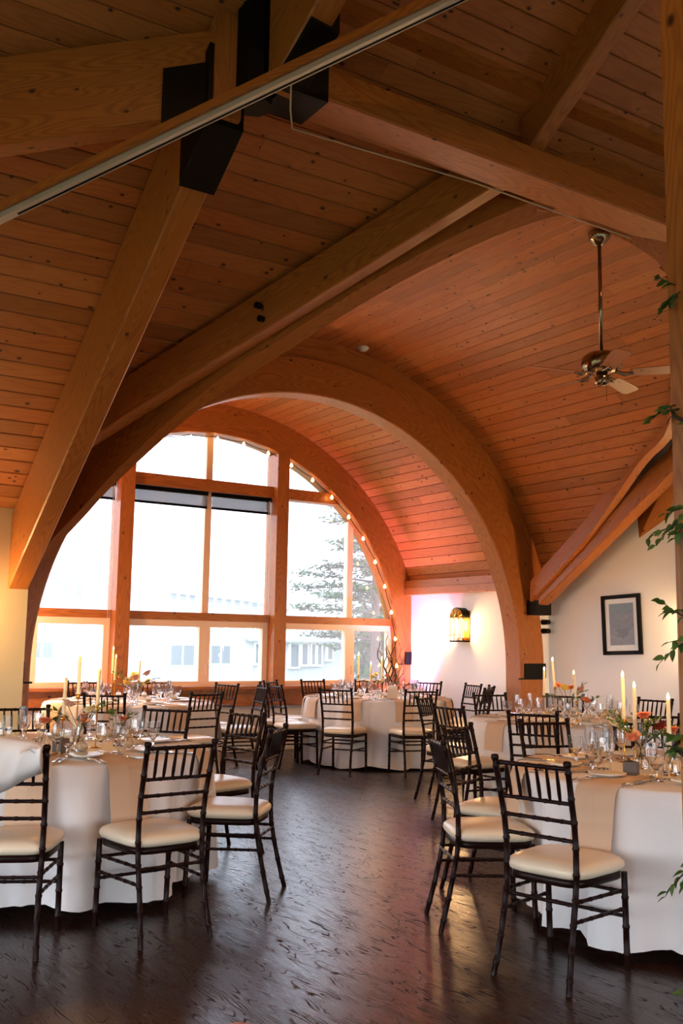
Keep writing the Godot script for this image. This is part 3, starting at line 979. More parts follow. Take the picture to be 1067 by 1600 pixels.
func cloth_mesh(seed_: int, hem: float, pushed: Array) -> ArrayMesh:
	var g := Geo.new()
	var n := 144
	var r := RandomNumberGenerator.new()
	r.seed = seed_
	var ph := []
	for k in 6: ph.append(r.randf() * TAU)
	var rows := [[0.0, TY], [0.5, TY], [TR - 0.03, TY], [TR - 0.012, TY - 0.003], [TR, TY - 0.014]]
	var rings := []
	var fold := func(a: float) -> float:
		var w := sin(a * 12.0 + ph[0] + 0.9 * sin(a * 2.0 + ph[1]))
		var f := sin(a * 23.0 + ph[2] + 0.7 * sin(a * 4.0 + ph[5]))
		return 0.65 * (1.0 - pow(1.0 - absf(w), 1.6)) * signf(w) + 0.35 * f * f * f
	for q in rows:
		var ring := []
		for k in n:
			var a := TAU * k / n
			ring.append(Vector3(cos(a) * maxf(q[0], 0.001), q[1], sin(a) * maxf(q[0], 0.001)))
		rings.append(ring)
	for i in range(1, 11):
		var t := i / 10.0
		var ring := []
		for k in n:
			var a := TAU * k / n
			var f: float = fold.call(a)
			var rr := TR + 0.006 + 0.03 * t + f * 0.072 * pow(t, 0.6)
			# tucked-in seats push the cloth inwards
			for q in pushed:
				var da: float = maxf(0.0, absf(angle_difference(a, q[0])) - 0.27)
				rr = lerpf(rr, minf(rr, q[1] + da * 1.3), smoothstep(0.0, 0.3, t))
			var y := lerpf(TY - 0.02, hem + 0.012 * sin(a * 6.0 + ph[4]) - 0.01 * f, t)
			ring.append(Vector3(cos(a) * rr, y, sin(a) * rr))
		rings.append(ring)
	g.loft(rings, 0, false)
	return g.mesh()

func lathe_mesh(prof: Array, sides: int, mode: int) -> ArrayMesh:
	var g := Geo.new()
	g.lathe(prof, Vector3.ZERO, sides, mode)
	return g.mesh()

func napkin_mesh(drop: float) -> ArrayMesh:
	# strip lying on the table top and hanging over the edge; local +Z points outward from the table centre
	var g := Geo.new()
	var rings := []
	var fl := drop - 0.05 if drop > 0.3 else 0.05
	var path := [Vector2(0.42, TY + 0.003), Vector2(0.6, TY + 0.003), Vector2(0.8, TY + 0.003), Vector2(TR - 0.02, TY + 0.003), Vector2(TR + 0.008, TY - 0.006), Vector2(TR + 0.020 + 0.04 * fl, TY - 0.04), Vector2(TR + 0.024 + 0.10 * fl, TY - drop * 0.4), Vector2(TR + 0.028 + 0.16 * fl, TY - drop * 0.7), Vector2(TR + 0.030 + 0.20 * fl, TY - drop)]
	for i in path.size():
		var p: Vector2 = path[i]
		var nrm := Vector2(0, 1) if i < 4 else Vector2(1, 0)
		var ring := []
		for s in [[-0.105, 0.0], [0.105, 0.0], [0.105, 0.005], [0.0, 0.006], [-0.105, 0.005]]:
			var zz: float = p.x + nrm.x * s[1]
			var yy: float = p.y + nrm.y * s[1]
			if i >= 3: zz = sqrt(maxf(0.01, zz * zz - s[0] * s[0]))
			ring.append(Vector3(s[0], yy, zz))
		rings.append(ring)
	g.loft(rings, 1)
	return g.mesh()

func cutlery(kind: String) -> ArrayMesh:
	# lies along Z, handle towards +Z
	var g := Geo.new()
	var y := TY + 0.0105
	if kind == "knife":
		var rings := []
		for q in [[-0.11, 0.002, 0.001], [-0.09, 0.009, 0.0012], [0.0, 0.0095, 0.0015], [0.01, 0.005, 0.003], [0.03, 0.005, 0.0035], [0.10, 0.008, 0.004], [0.115, 0.004, 0.003]]:
			rings.append([Vector3(-q[1], y, q[0]), Vector3(q[1], y, q[0]), Vector3(q[1] * 0.8, y + q[2], q[0]), Vector3(-q[1] * 0.8, y + q[2], q[0])])
		g.loft(rings, 1)
	else:
		var rings := []
		for q in [[-0.045, 0.013, 0.006], [-0.03, 0.012, 0.002], [-0.018, 0.004, 0.003], [0.03, 0.0035, 0.008], [0.08, 0.007, 0.003], [0.10, 0.008, 0.001], [0.108, 0.004, 0.001]]:
			rings.append([Vector3(-q[1], y + q[2], q[0]), Vector3(q[1], y + q[2], q[0]), Vector3(q[1] * 0.8, y + q[2] + 0.0025, q[0]), Vector3(-q[1] * 0.8, y + q[2] + 0.0025, q[0])])
		g.loft(rings, 1)
		for k in 4:
			var x := -0.0105 + 0.007 * k
			g.tube([Vector3(x, y + 0.007, -0.043), Vector3(x, y + 0.004, -0.07), Vector3(x, y + 0.008, -0.095)], [0.0022, 0.002, 0.001], 5)
	return g.mesh()

func bloom(r: float, petals: int, seed_: int) -> ArrayMesh:
	var g := Geo.new()
	var rr := RandomNumberGenerator.new()
	rr.seed = seed_
	for k in petals:
		var t := k / float(petals)
		var a := k * 2.39996
		var open := 0.25 + 0.95 * t
		var sz := r * (0.55 + 0.55 * t)
		var out := Vector3(cos(a), 0, sin(a))
		var sd := Vector3(-sin(a), 0, cos(a))
		var rows := []
		for i in 4:
			var s := i / 3.0
			var lean := open * (0.35 + 0.65 * s)
			var c := out * (sin(lean) * sz * s + r * 0.06 * t) + Vector3(0, cos(lean) * sz * s - r * 0.1, 0)
			var w := sz * 0.62 * sin(PI * (0.18 + 0.72 * s))
			rows.append([c - sd * w + out * (-w * 0.25), c, c + sd * w + out * (-w * 0.25)])
		for i in 3:
			for j in 2:
				g.quad(rows[i][j], rows[i][j + 1], rows[i + 1][j + 1], rows[i + 1][j], Vector2(0, 0), Vector2(1, 0), Vector2(1, 1), Vector2(0, 1), k + 1)
	return g.mesh(false)

func leaf_mesh(l: float, w: float, curl: float) -> ArrayMesh:
	var g := Geo.new()
	var rows := []
	for i in 6:
		var s := i / 5.0
		var ww := w * sin(PI * pow(s, 0.75)) * 0.5 + 0.0005
		var c := Vector3(0, -curl * s * s, l * s)
		rows.append([c + Vector3(-ww, ww * 0.35, 0), c, c + Vector3(ww, ww * 0.35, 0)])
	for i in 5:
		for j in 2:
			g.quad(rows[i][j], rows[i][j + 1], rows[i + 1][j + 1], rows[i + 1][j], Vector2(0, 0), Vector2(1, 0), Vector2(1, 1), Vector2(0, 1), 0)
	return g.mesh(false)

func aim(o: Node3D, at: Vector3, dir: Vector3, roll := 0.0) -> void:
	var z := dir.normalized()
	var x := Vector3.UP.cross(z)
	if x.length() < 0.05: x = Vector3(1, 0, 0)
	x = x.normalized()
	o.transform = Transform3D(Basis(x, z.cross(x), z).rotated(z, roll), at)

func bouquet(at: Vector3, label: String, cols: Array, size: float, leafm: Material, seed_: int, sprays := 3) -> void:
	var t := thing("flower_vase", label, "flowers", at, 0, "table flowers")
	var r := RandomNumberGenerator.new()
	r.seed = seed_
	part(t, "vase", lathe_mesh([Vector2(0.001, 0.001), Vector2(0.040, 0.001), Vector2(0.046, 0.012), Vector2(0.042, 0.05), Vector2(0.022, 0.10), Vector2(0.026, 0.125), Vector2(0.023, 0.125), Vector2(0.019, 0.10), Vector2(0.038, 0.05), Vector2(0.041, 0.014), Vector2(0.001, 0.008)], 14, 2), M.glass)
	for k in cols.size():
		var a := k * 2.4 + r.randf() * 0.5
		var rad := size * (0.35 + 0.65 * r.randf()) * (0.2 if k == 0 else 1.0)
		var head := Vector3(cos(a) * rad, 0.14 + size * r.randf_range(0.1, 0.9), sin(a) * rad)
		var g := Geo.new()
		g.tube([Vector3(-cos(a) * 0.02, 0.02, -sin(a) * 0.02), Vector3(cos(a) * 0.008, 0.12, sin(a) * 0.008), head], [0.0025, 0.0022, 0.002], 5)
		part(t, "stem", g, M.stem)
		var b := part(t, "bloom", bloom(r.randf_range(0.040, 0.058), 19, seed_ + k), cols[k])
		aim(b, head, Vector3.UP.cross(head - Vector3(0, 0.1, 0)).cross(Vector3.UP) * 0.8 + Vector3(0, 0.01, 0.001))
		b.transform.basis = Basis(Vector3(sin(a), 0, -cos(a)).normalized(), -0.6 * minf(1.0, rad * 9.0)) if rad > 0.01 else Basis.IDENTITY
		b.position = head
	var lm := leaf_mesh(0.038, 0.017, 0.008)
	for k in sprays:
		var a := k * TAU / sprays + r.randf()
		var tip := Vector3(cos(a) * size * 1.35, 0.13 + size * r.randf_range(0.1, 1.1), sin(a) * size * 1.35)
		var base := Vector3(cos(a) * 0.01, 0.12, sin(a) * 0.01)
		var g := Geo.new()
		g.tube([base, base.lerp(tip, 0.5) + Vector3(0, 0.03, 0), tip], [0.002, 0.0016, 0.001], 5)
		part(t, "sprig", g, M.stem)
		for i in 11:
			var s := 0.25 + 0.075 * i
			var p := base.lerp(tip, s) + Vector3(0, 0.03 * 4.0 * s * (1.0 - s), 0)
			var l := part(t, "leaf", lm, leafm)
			var d := (tip - base).normalized() + Vector3(r.randf_range(-1, 1), r.randf_range(-0.3, 0.6), r.randf_range(-1, 1)) * 0.9
			aim(l, p, d, r.randf_range(-0.6, 0.6))

func candle(at: Vector3, holder: float, length: float, lean: Vector2, label: String, group: String, lit := true) -> void:
	var t := thing("taper_candle", label, "candle", at, 0, group)
	var ax := Vector3(lean.x, 1, lean.y).normalized()
	var g := Geo.new()
	g.lathe([Vector2(0.001, 0.0), Vector2(0.036, 0.0), Vector2(0.036, 0.003), Vector2(0.008, 0.006), Vector2(0.0035, 0.012), Vector2(0.0035, holder - 0.03), Vector2(0.006, holder - 0.028), Vector2(0.013, holder - 0.024), Vector2(0.0145, holder), Vector2(0.001, holder)], Vector3.ZERO, 12)
	part(t, "holder", g, M.gold)
	var c := Geo.new()
	var b := Vector3(0, holder - 0.015, 0)
	var e := b + ax * length
	c.tube([b, b + ax * (length - 0.004), e], [0.0112, 0.0106, 0.008], 12)
	part(t, "wax", c, M.wax)
	if lit:
		var f := Geo.new()
		f.lathe([Vector2(0.001, 0.0), Vector2(0.006, 0.006), Vector2(0.008, 0.014), Vector2(0.006, 0.024), Vector2(0.0005, 0.038)], e, 8)
		part(t, "flame", f, M.flame)
		var l := OmniLight3D.new()
		l.name = "flame_light"
		l.light_color = Color(1.0, 0.72, 0.38)
		l.light_energy = 0.05
		l.light_size = 0.01
		l.omni_range = 20.0
		l.omni_attenuation = 2.0
		l.shadow_enabled = true
		t.add_child(l)
		l.position = e + Vector3(0, 0.05, 0)

func build_tables() -> void:
	var first := true
	var tproto: Node3D = null
	var kinds := {}
	# glassware, facetted as cut crystal
	kinds["water_goblet"] = lathe_mesh([Vector2(0.001, 0.0), Vector2(0.036, 0.001), Vector2(0.034, 0.004), Vector2(0.012, 0.010), Vector2(0.007, 0.02), Vector2(0.010, 0.035), Vector2(0.008, 0.05), Vector2(0.020, 0.062), Vector2(0.034, 0.082), Vector2(0.041, 0.115), Vector2(0.040, 0.155), Vector2(0.038, 0.155), Vector2(0.0385, 0.115), Vector2(0.031, 0.084), Vector2(0.014, 0.068), Vector2(0.001, 0.064)], 12, 2)
	kinds["champagne_flute"] = lathe_mesh([Vector2(0.001, 0.0), Vector2(0.033, 0.001), Vector2(0.030, 0.004), Vector2(0.005, 0.012), Vector2(0.004, 0.06), Vector2(0.009, 0.075), Vector2(0.022, 0.11), Vector2(0.027, 0.15), Vector2(0.025, 0.215), Vector2(0.0235, 0.215), Vector2(0.025, 0.15), Vector2(0.020, 0.112), Vector2(0.006, 0.08), Vector2(0.001, 0.078)], 12, 2)
	kinds["wine_glass"] = lathe_mesh([Vector2(0.001, 0.0), Vector2(0.034, 0.001), Vector2(0.031, 0.004), Vector2(0.005, 0.012), Vector2(0.0045, 0.055), Vector2(0.015, 0.068), Vector2(0.030, 0.09), Vector2(0.034, 0.12), Vector2(0.031, 0.165), Vector2(0.0295, 0.165), Vector2(0.032, 0.12), Vector2(0.028, 0.092), Vector2(0.012, 0.072), Vector2(0.001, 0.069)], 12, 2)
	var jar := lathe_mesh([Vector2(0.001, 0.0), Vector2(0.020, 0.001), Vector2(0.018, 0.004), Vector2(0.008, 0.010), Vector2(0.010, 0.014), Vector2(0.026, 0.020), Vector2(0.032, 0.038), Vector2(0.029, 0.055), Vector2(0.018, 0.068), Vector2(0.006, 0.074), Vector2(0.007, 0.080), Vector2(0.001, 0.084)], 14, 0)
	var fill := lathe_mesh([Vector2(0.001, 0.021), Vector2(0.024, 0.022), Vector2(0.027, 0.036), Vector2(0.024, 0.042), Vector2(0.001, 0.044)], 12, 0)
	var plate := lathe_mesh([Vector2(0.001, 0.0), Vector2(0.055, 0.0), Vector2(0.060, 0.003), Vector2(0.095, 0.015), Vector2(0.094, 0.018), Vector2(0.058, 0.007), Vector2(0.001, 0.006)], 28, 0)
	var nap := [napkin_mesh(0.22), napkin_mesh(0.40)]
	var knife := cutlery("knife")
	var fork := cutlery("fork")
	for tn in TABLES:
		var c: Vector3 = TABLES[tn]
		var tb: Node3D
		if tproto == null:
			tproto = thing("round_table", "", "table", c, 0, "round banquet tables")
			var tg := Geo.new()
			tg.lathe([Vector2(0.001, TY - 0.03), Vector2(TR - 0.012, TY - 0.03), Vector2(TR - 0.006, TY - 0.016), Vector2(TR - 0.012, TY - 0.003), Vector2(0.001, TY - 0.003)], Vector3.ZERO, 40)
			part(tproto, "tabletop", tg, M.pine2)
			for k in 4:
				var lg := Geo.new()
				var a := PI / 4 + k * PI / 2
				lg.tube([Vector3(cos(a) * 0.55, 0, sin(a) * 0.55), Vector3(cos(a) * 0.5, TY - 0.03, sin(a) * 0.5)], [0.016, 0.016], 10)
				part(tproto, "leg", lg, M.steel)
			tb = tproto
		else:
			tb = dup(tproto, c, 0.4)
		tb.set_meta("label", "round folding banquet table hidden under the cloth of the %s table" % tn)
		var pushed := []
		for ch in CHAIRS:
			if ch[0] == tn: pushed.append([deg_to_rad(ch[1]), ch[2] - 0.27 - 0.235])
		var cl := part(self, "tablecloth", cloth_mesh(int(absf(c.x) * 100), 0.065 if tn.begins_with("near") else 0.03, pushed), M.linen)
		cl.position = c
		tag(cl, "floor-length white cloth on the %s round table" % tn, "tablecloth", "white tablecloths")
		# place settings in front of the chairs of this table
		var seats := []
		for ch in CHAIRS:
			if ch[0] == tn: seats.append([ch[1], ch[4], ch[2]])
		if tn == "near right": seats.append_array([[22.0, "empty place at the back"], [65.0, "empty place behind the post"], [347.0, "empty place by the candles"]])
		if tn == "near left": seats.append_array([[165.0, "empty place at the left edge"], [215.0, "empty place at the far left"]])
		if tn == "far left": seats.append_array([[225.0, "empty place by the arch"], [165.0, "empty place at the left end"]])
		if tn == "right": seats.append_array([[60.0, "empty place at the near right"], [25.0, "empty place by the wall"]])
		for seat in seats:
			var a := deg_to_rad(seat[0])
			var turn := atan2(cos(a), sin(a))
			var rot := Basis(Vector3.UP, turn)
			var where: String = "at the %s of the %s table" % [seat[1], tn]
			var put := func(called: String, msh: Mesh, m: Material, off: Vector3, extra: float, label: String, cat: String) -> MeshInstance3D:
				var o := part(self, called, msh, m)
				o.position = c + rot * off
				o.rotation.y = turn + extra
				tag(o, label + " " + where, cat, "%ss of the %s table" % [cat, tn])
				return o
			put.call("napkin", nap[1 if seat.size() < 3 or seat[2] > 1.44 else 0], M.napkin, Vector3.ZERO, 0.0, "tan linen napkin", "napkin")
			put.call("bread_plate", plate, M.china, Vector3(-0.10, TY + 0.0095, 0.60), 0.0, "small white plate", "plate")
			for k in 2:
				put.call("dinner_knife", knife, M.silver, Vector3(0.10 + 0.026 * k, 0, 0.72), 0.04 * k, ["inner silver knife", "outer silver knife"][k], "knife")
				put.call("dinner_fork", fork, M.silver, Vector3(-0.11 - 0.028 * k, -0.004, 0.77), -0.05 * k, ["inner silver fork", "outer silver fork"][k], "fork")
			put.call("water_goblet", kinds["water_goblet"], M.glass, Vector3(0.125, TY + 0.001, 0.53), rng.randf(), "crystal water goblet", "goblet")
			put.call("wine_glass", kinds["wine_glass"], M.glass, Vector3(0.055, TY + 0.0095, 0.44), rng.randf(), "clear wine glass", "wine glass")
			put.call("champagne_flute", kinds["champagne_flute"], M.glass, Vector3(0.15, TY + 0.001, 0.44), rng.randf(), "tall champagne flute", "flute")
			var j: Node3D = thing("favor_jar", "round favour jar " + where, "jar", c + rot * Vector3(-0.06, TY + 0.0095, 0.45), 0, "favour jars of the %s table" % tn)
			part(j, "globe", jar, M.glass)
			part(j, "filling", fill, M.wax)
	# candles: base position, holder height, length, lean
	var cd := [
		["near left", Vector3(1.902, 0, -5.911), 0.19, 0.24, Vector2(0.03, 0.0), "taper candle in gold holder, shortest of the near left trio"],
		["near left", Vector3(2.087, 0, -6.209), 0.30, 0.25, Vector2(0, 0), "tall taper candle in gold holder at the middle of the near left table"],
		["near left", Vector3(2.107, 0, -5.911), 0.24, 0.24, Vector2(0.02, 0), "taper candle in gold holder, rightmost on the near left table"],
		["far left", Vector3(3.74, 0, -10.08), 0.29, 0.26, Vector2(0.0, 0), "tallest taper candle before the left window post"],
		["far left", Vector3(3.70, 0, -9.90), 0.23, 0.24, Vector2(0.02, 0), "taper candle right beside the tallest one at the left post"],
		["far left", Vector3(4.02, 0, -10.05), 0.22, 0.22, Vector2(0.03, 0), "taper candle alone against the bright window, far left table"],
		["far", Vector3(6.76, 0, -9.98), 0.27, 0.25, Vector2(0, 0), "taper candle leftmost on the far table"],
		["far", Vector3(6.80, 0, -9.78), 0.15, 0.26, Vector2(0, 0), "lower taper candle second from the left on the far table"],
		["far", Vector3(7.08, 0, -9.95), 0.22, 0.25, Vector2(0, 0), "taper candle among the branches on the far table"],
		["right", Vector3(6.60, 0, -6.72), 0.20, 0.24, Vector2(0.03, 0.0), "taper candle beside the arch leg, leftmost on the right table"],
		["right", Vector3(6.82, 0, -6.80), 0.275, 0.25, Vector2(-0.07, -0.04), "tallest taper candle on the right table, leaning slightly"],
		["right", Vector3(6.58, 0, -6.30), 0.17, 0.25, Vector2(-0.08, -0.04), "leaning taper candle nearest the print on the right table"],
		["near right", Vector3(4.523, 0, -3.968), 0.24, 0.25, Vector2(-0.02, 0), "tallest taper candle on the near right table"],
		["near right", Vector3(4.472, 0, -3.845), 0.18, 0.255, Vector2(0, 0), "taper candle just right of the tallest on the near right table"],
		["near right", Vector3(4.276, 0, -3.454), 0.14, 0.255, Vector2(-0.01, 0), "taper candle beside the vine-wrapped post"]]
	for q in cd:
		candle(q[1] + Vector3(0, TY + 0.001, 0), q[2], q[3], q[4], q[5], "taper candles")
	bouquet(Vector3(1.953, TY + 0.001, -5.757), "glass vase of blush roses on the near left table", [M.blush, M.blush, M.peach, M.cream], 0.14, M.leaf, 3, 4)
	bouquet(Vector3(2.262, TY + 0.001, -5.911), "small glass vase with one coral bloom on the near left table", [M.peach], 0.06, M.leaf, 8, 2)
	bouquet(Vector3(1.748, TY + 0.001, -5.777), "low glass vase with a coral bloom beside the cube on the near left table", [M.peach], 0.05, M.leaf, 19, 1)
	bouquet(Vector3(3.95, TY + 0.001, -10.0), "vase of cream and yellow flowers on the far left table", [M.cream, M.yellow, M.cream, M.blush, M.cream, M.yellow, M.blush, M.cream, M.cream, M.yellow], 0.18, M.leaf, 4, 6)
	bouquet(Vector3(6.85, TY + 0.001, -9.70), "vase of cream and peach flowers on the far table", [M.cream, M.yellow, M.cream, M.peach], 0.15, M.leaf, 5, 4)
	bouquet(Vector3(7.25, TY + 0.001, -9.72), "small vase with an orange rose on the far table", [M.peach, M.peach], 0.09, M.leaf, 12, 2)
	bouquet(Vector3(6.80, TY + 0.001, -6.62), "vase with yellow bloom and grey-green sprigs on the right table", [M.peach, M.yellow, M.peach, M.blush], 0.17, M.sage, 6, 7)
	bouquet(Vector3(6.62, TY + 0.001, -6.22), "small vase of orange blooms on the right table", [M.peach, M.peach], 0.07, M.leaf, 14, 2)
	bouquet(Vector3(4.369, TY + 0.001, -3.721), "glass vase of peach blooms and feathery greens on the near right table", [M.peach, M.peach, M.blush, M.rust, M.cream], 0.16, M.leaf, 7, 7)
	bouquet(Vector3(4.338, TY + 0.001, -3.495), "small glass vase with a coral bloom next to the post", [M.peach, M.blush], 0.09, M.leaf, 9, 2)
	# small square votive holders
	for q in [[Vector3(1.84, TY, -5.73), "square tan votive holder on the near left table"], [Vector3(4.07, TY, -3.53), "square grey votive holder on the near right table"]]:
		var t := thing("votive_holder", q[1], "votive", q[0], 0.5, "square votive holders")
		var g := Geo.new()
		var s := 0.034
		g.box(Vector3(-s, 0.001, -s), Vector3(s, 0.012, s))
		for w in [[-s, -s, s, -s + 0.006], [-s, s - 0.006, s, s], [-s, -s + 0.006, -s + 0.006, s - 0.006], [s - 0.006, -s + 0.006, s, s - 0.006]]:
			g.box(Vector3(w[0], 0.012, w[1]), Vector3(w[2], 0.072, w[3]))
		part(t, "cube", g, M.concrete)
		part(t, "wax", lathe_mesh([Vector2(0.001, 0.012), Vector2(0.026, 0.012), Vector2(0.026, 0.05), Vector2(0.001, 0.05)], 12, 0), M.wax)
	# folded table card on the far table
	var cg := Geo.new()
	cg.loft([[Vector3(-0.06, 0, 0.04), Vector3(-0.06, 0.16, 0.002), Vector3(-0.06, 0.157, 0.0), Vector3(-0.06, 0, 0.035)], [Vector3(0.06, 0, 0.04), Vector3(0.06, 0.16, 0.002), Vector3(0.06, 0.157, 0.0), Vector3(0.06, 0, 0.035)]], 2)
	cg.loft([[Vector3(-0.06, 0, -0.04), Vector3(-0.06, 0.16, -0.002), Vector3(-0.06, 0.157, 0.0), Vector3(-0.06, 0, -0.035)], [Vector3(0.06, 0, -0.04), Vector3(0.06, 0.16, -0.002), Vector3(0.06, 0.157, 0.0), Vector3(0.06, 0, -0.035)]], 2)
	var card := solo("table_card", "plain beige folded card standing on the far table", "card", cg, M.paper)
	card.position = Vector3(6.95, TY + 0.002, -9.55)
	card.rotation.y = -0.6
	# curly willow branches by the window arch
	var wb := thing("branch_vase", "tall vase of curly willow branches beside the window arch", "branches", Vector3(8.25, 0, -11.3))
	part(wb, "vase", lathe_mesh([Vector2(0.001, 0.0), Vector2(0.10, 0.0), Vector2(0.12, 0.1), Vector2(0.11, 0.4), Vector2(0.08, 0.55), Vector2(0.09, 0.62), Vector2(0.08, 0.62), Vector2(0.07, 0.54), Vector2(0.001, 0.5)], 20, 0), M.china)
	for k in 13:
		var g := Geo.new()
		var p := Vector3(rng.randf_range(-0.04, 0.04), 0.5, rng.randf_range(-0.04, 0.04))
		var pts := []
		var rs := []
		var ph := rng.randf() * TAU
		var lean := Vector2(rng.randf_range(-0.34, 0.18), rng.randf_range(-0.08, 0.10))
		var n := 14
		var len := rng.randf_range(0.7, 1.05)
		for i in n:
			var t := i / float(n - 1)
			pts.append(p + Vector3(lean.x * t + 0.03 * sin(t * 14.0 + ph), len * t, lean.y * t + 0.03 * cos(t * 12.0 + ph)))
			rs.append(lerpf(0.014, 0.005, t))
		g.tube(pts, rs, 6)
		part(wb, "branch", g, M.willow if k % 3 else M.bark)

# ------------------------------------------------------------------ fittings
func sconce(at: Vector3, turn: float, label: String, energy: float) -> void:
	var t := thing("wall_sconce", label, "sconce", at, turn, "arched wall sconces")
	# local: back at z = 0, faces +Z, 0.28 wide, 0.46 tall, bottom at y = 0
	var w := 0.135
	var d := 0.13
	var sp := 0.46 - w
	var bp := Geo.new()
	bp.box(Vector3(-w, 0, 0), Vector3(w, 0.42, 0.008))
	part(t, "back_plate", bp, M.brass)
	var base := Geo.new()
	base.box(Vector3(-w, 0, 0.008), Vector3(w, 0.022, d))
	part(t, "base", base, M.steel)
	# curved hood
	var rings := []
	for i in 25:
		var a := PI * i / 24.0
		var c := Vector3(cos(a), sin(a), 0)
		var o := Vector3(0, sp, 0)
		rings.append([o + c * w, o + c * w + Vector3(0, 0, d), o + c * (w - 0.006) + Vector3(0, 0, d), o + c * (w - 0.006)])
	var hd := Geo.new()
	hd.loft(rings, 1)
	part(t, "hood", hd, M.steel)
	var fr := Geo.new()
	for x in [-w, -0.045, 0.045, w]:
		fr.box(Vector3(clampf(x - 0.004, -w, w - 0.008), 0.022, d - 0.008), Vector3(clampf(x - 0.004, -w, w - 0.008) + 0.008, sp, d))
	for y in [0.09, sp - 0.004]:
		fr.box(Vector3(-w, y, d - 0.007), Vector3(w, y + 0.008, d + 0.001))
	for x in [-w, w - 0.006]:
		fr.box(Vector3(x, 0.022, 0.0), Vector3(x + 0.006, sp, 0.01))
	part(t, "frame", fr, M.brass)
	var sun := Geo.new()
	for i in 5:
		var a := PI * (i + 0.5) / 5.0
		sun.tube([Vector3(cos(a) * 0.05, sp + sin(a) * 0.05, d - 0.003), Vector3(cos(a) * w * 0.97, sp + sin(a) * w * 0.97, d - 0.003)], [0.003, 0.003], 5)
	var ar := []
	var rr := []
	for i in 13:
		var a := PI * i / 12.0
		ar.append(Vector3(cos(a) * 0.05, sp + sin(a) * 0.05, d - 0.003)); rr.append(0.003)
	sun.tube(ar, rr, 5)
	part(t, "sunburst", sun, M.brass)
	for x in [[-w, -0.045], [-0.045, 0.045], [0.045, w]]:
		var gl := Geo.new()
		gl.box(Vector3(x[0] + 0.004, 0.025, d - 0.006), Vector3(x[1] - 0.004, sp, d - 0.003))
		part(t, "glass_panel", gl, M.amber)
	for x in [-0.045, 0.045]:
		var l := Geo.new()
		l.tube([Vector3(x, 0.06, 0.06), Vector3(x, 0.07, 0.06), Vector3(x, sp - 0.03, 0.06), Vector3(x, sp - 0.02, 0.06)], [0.014, 0.02, 0.02, 0.014], 12)
		part(t, "lamp_tube", l, M.tubelamp)
		var so := Geo.new()
		so.tube([Vector3(x, 0.022, 0.06), Vector3(x, 0.06, 0.06)], [0.018, 0.018], 10)
		part(t, "socket", so, M.brass)
	var li := OmniLight3D.new()
	li.name = "sconce_light"
	li.light_color = Color(1.0, 0.80, 0.54)
	li.light_energy = energy
	li.light_size = 0.09
	li.omni_range = 40.0
	li.omni_attenuation = 2.0
	li.shadow_enabled = true
	t.add_child(li)
	li.position = Vector3(0, 0.22, 0.095)

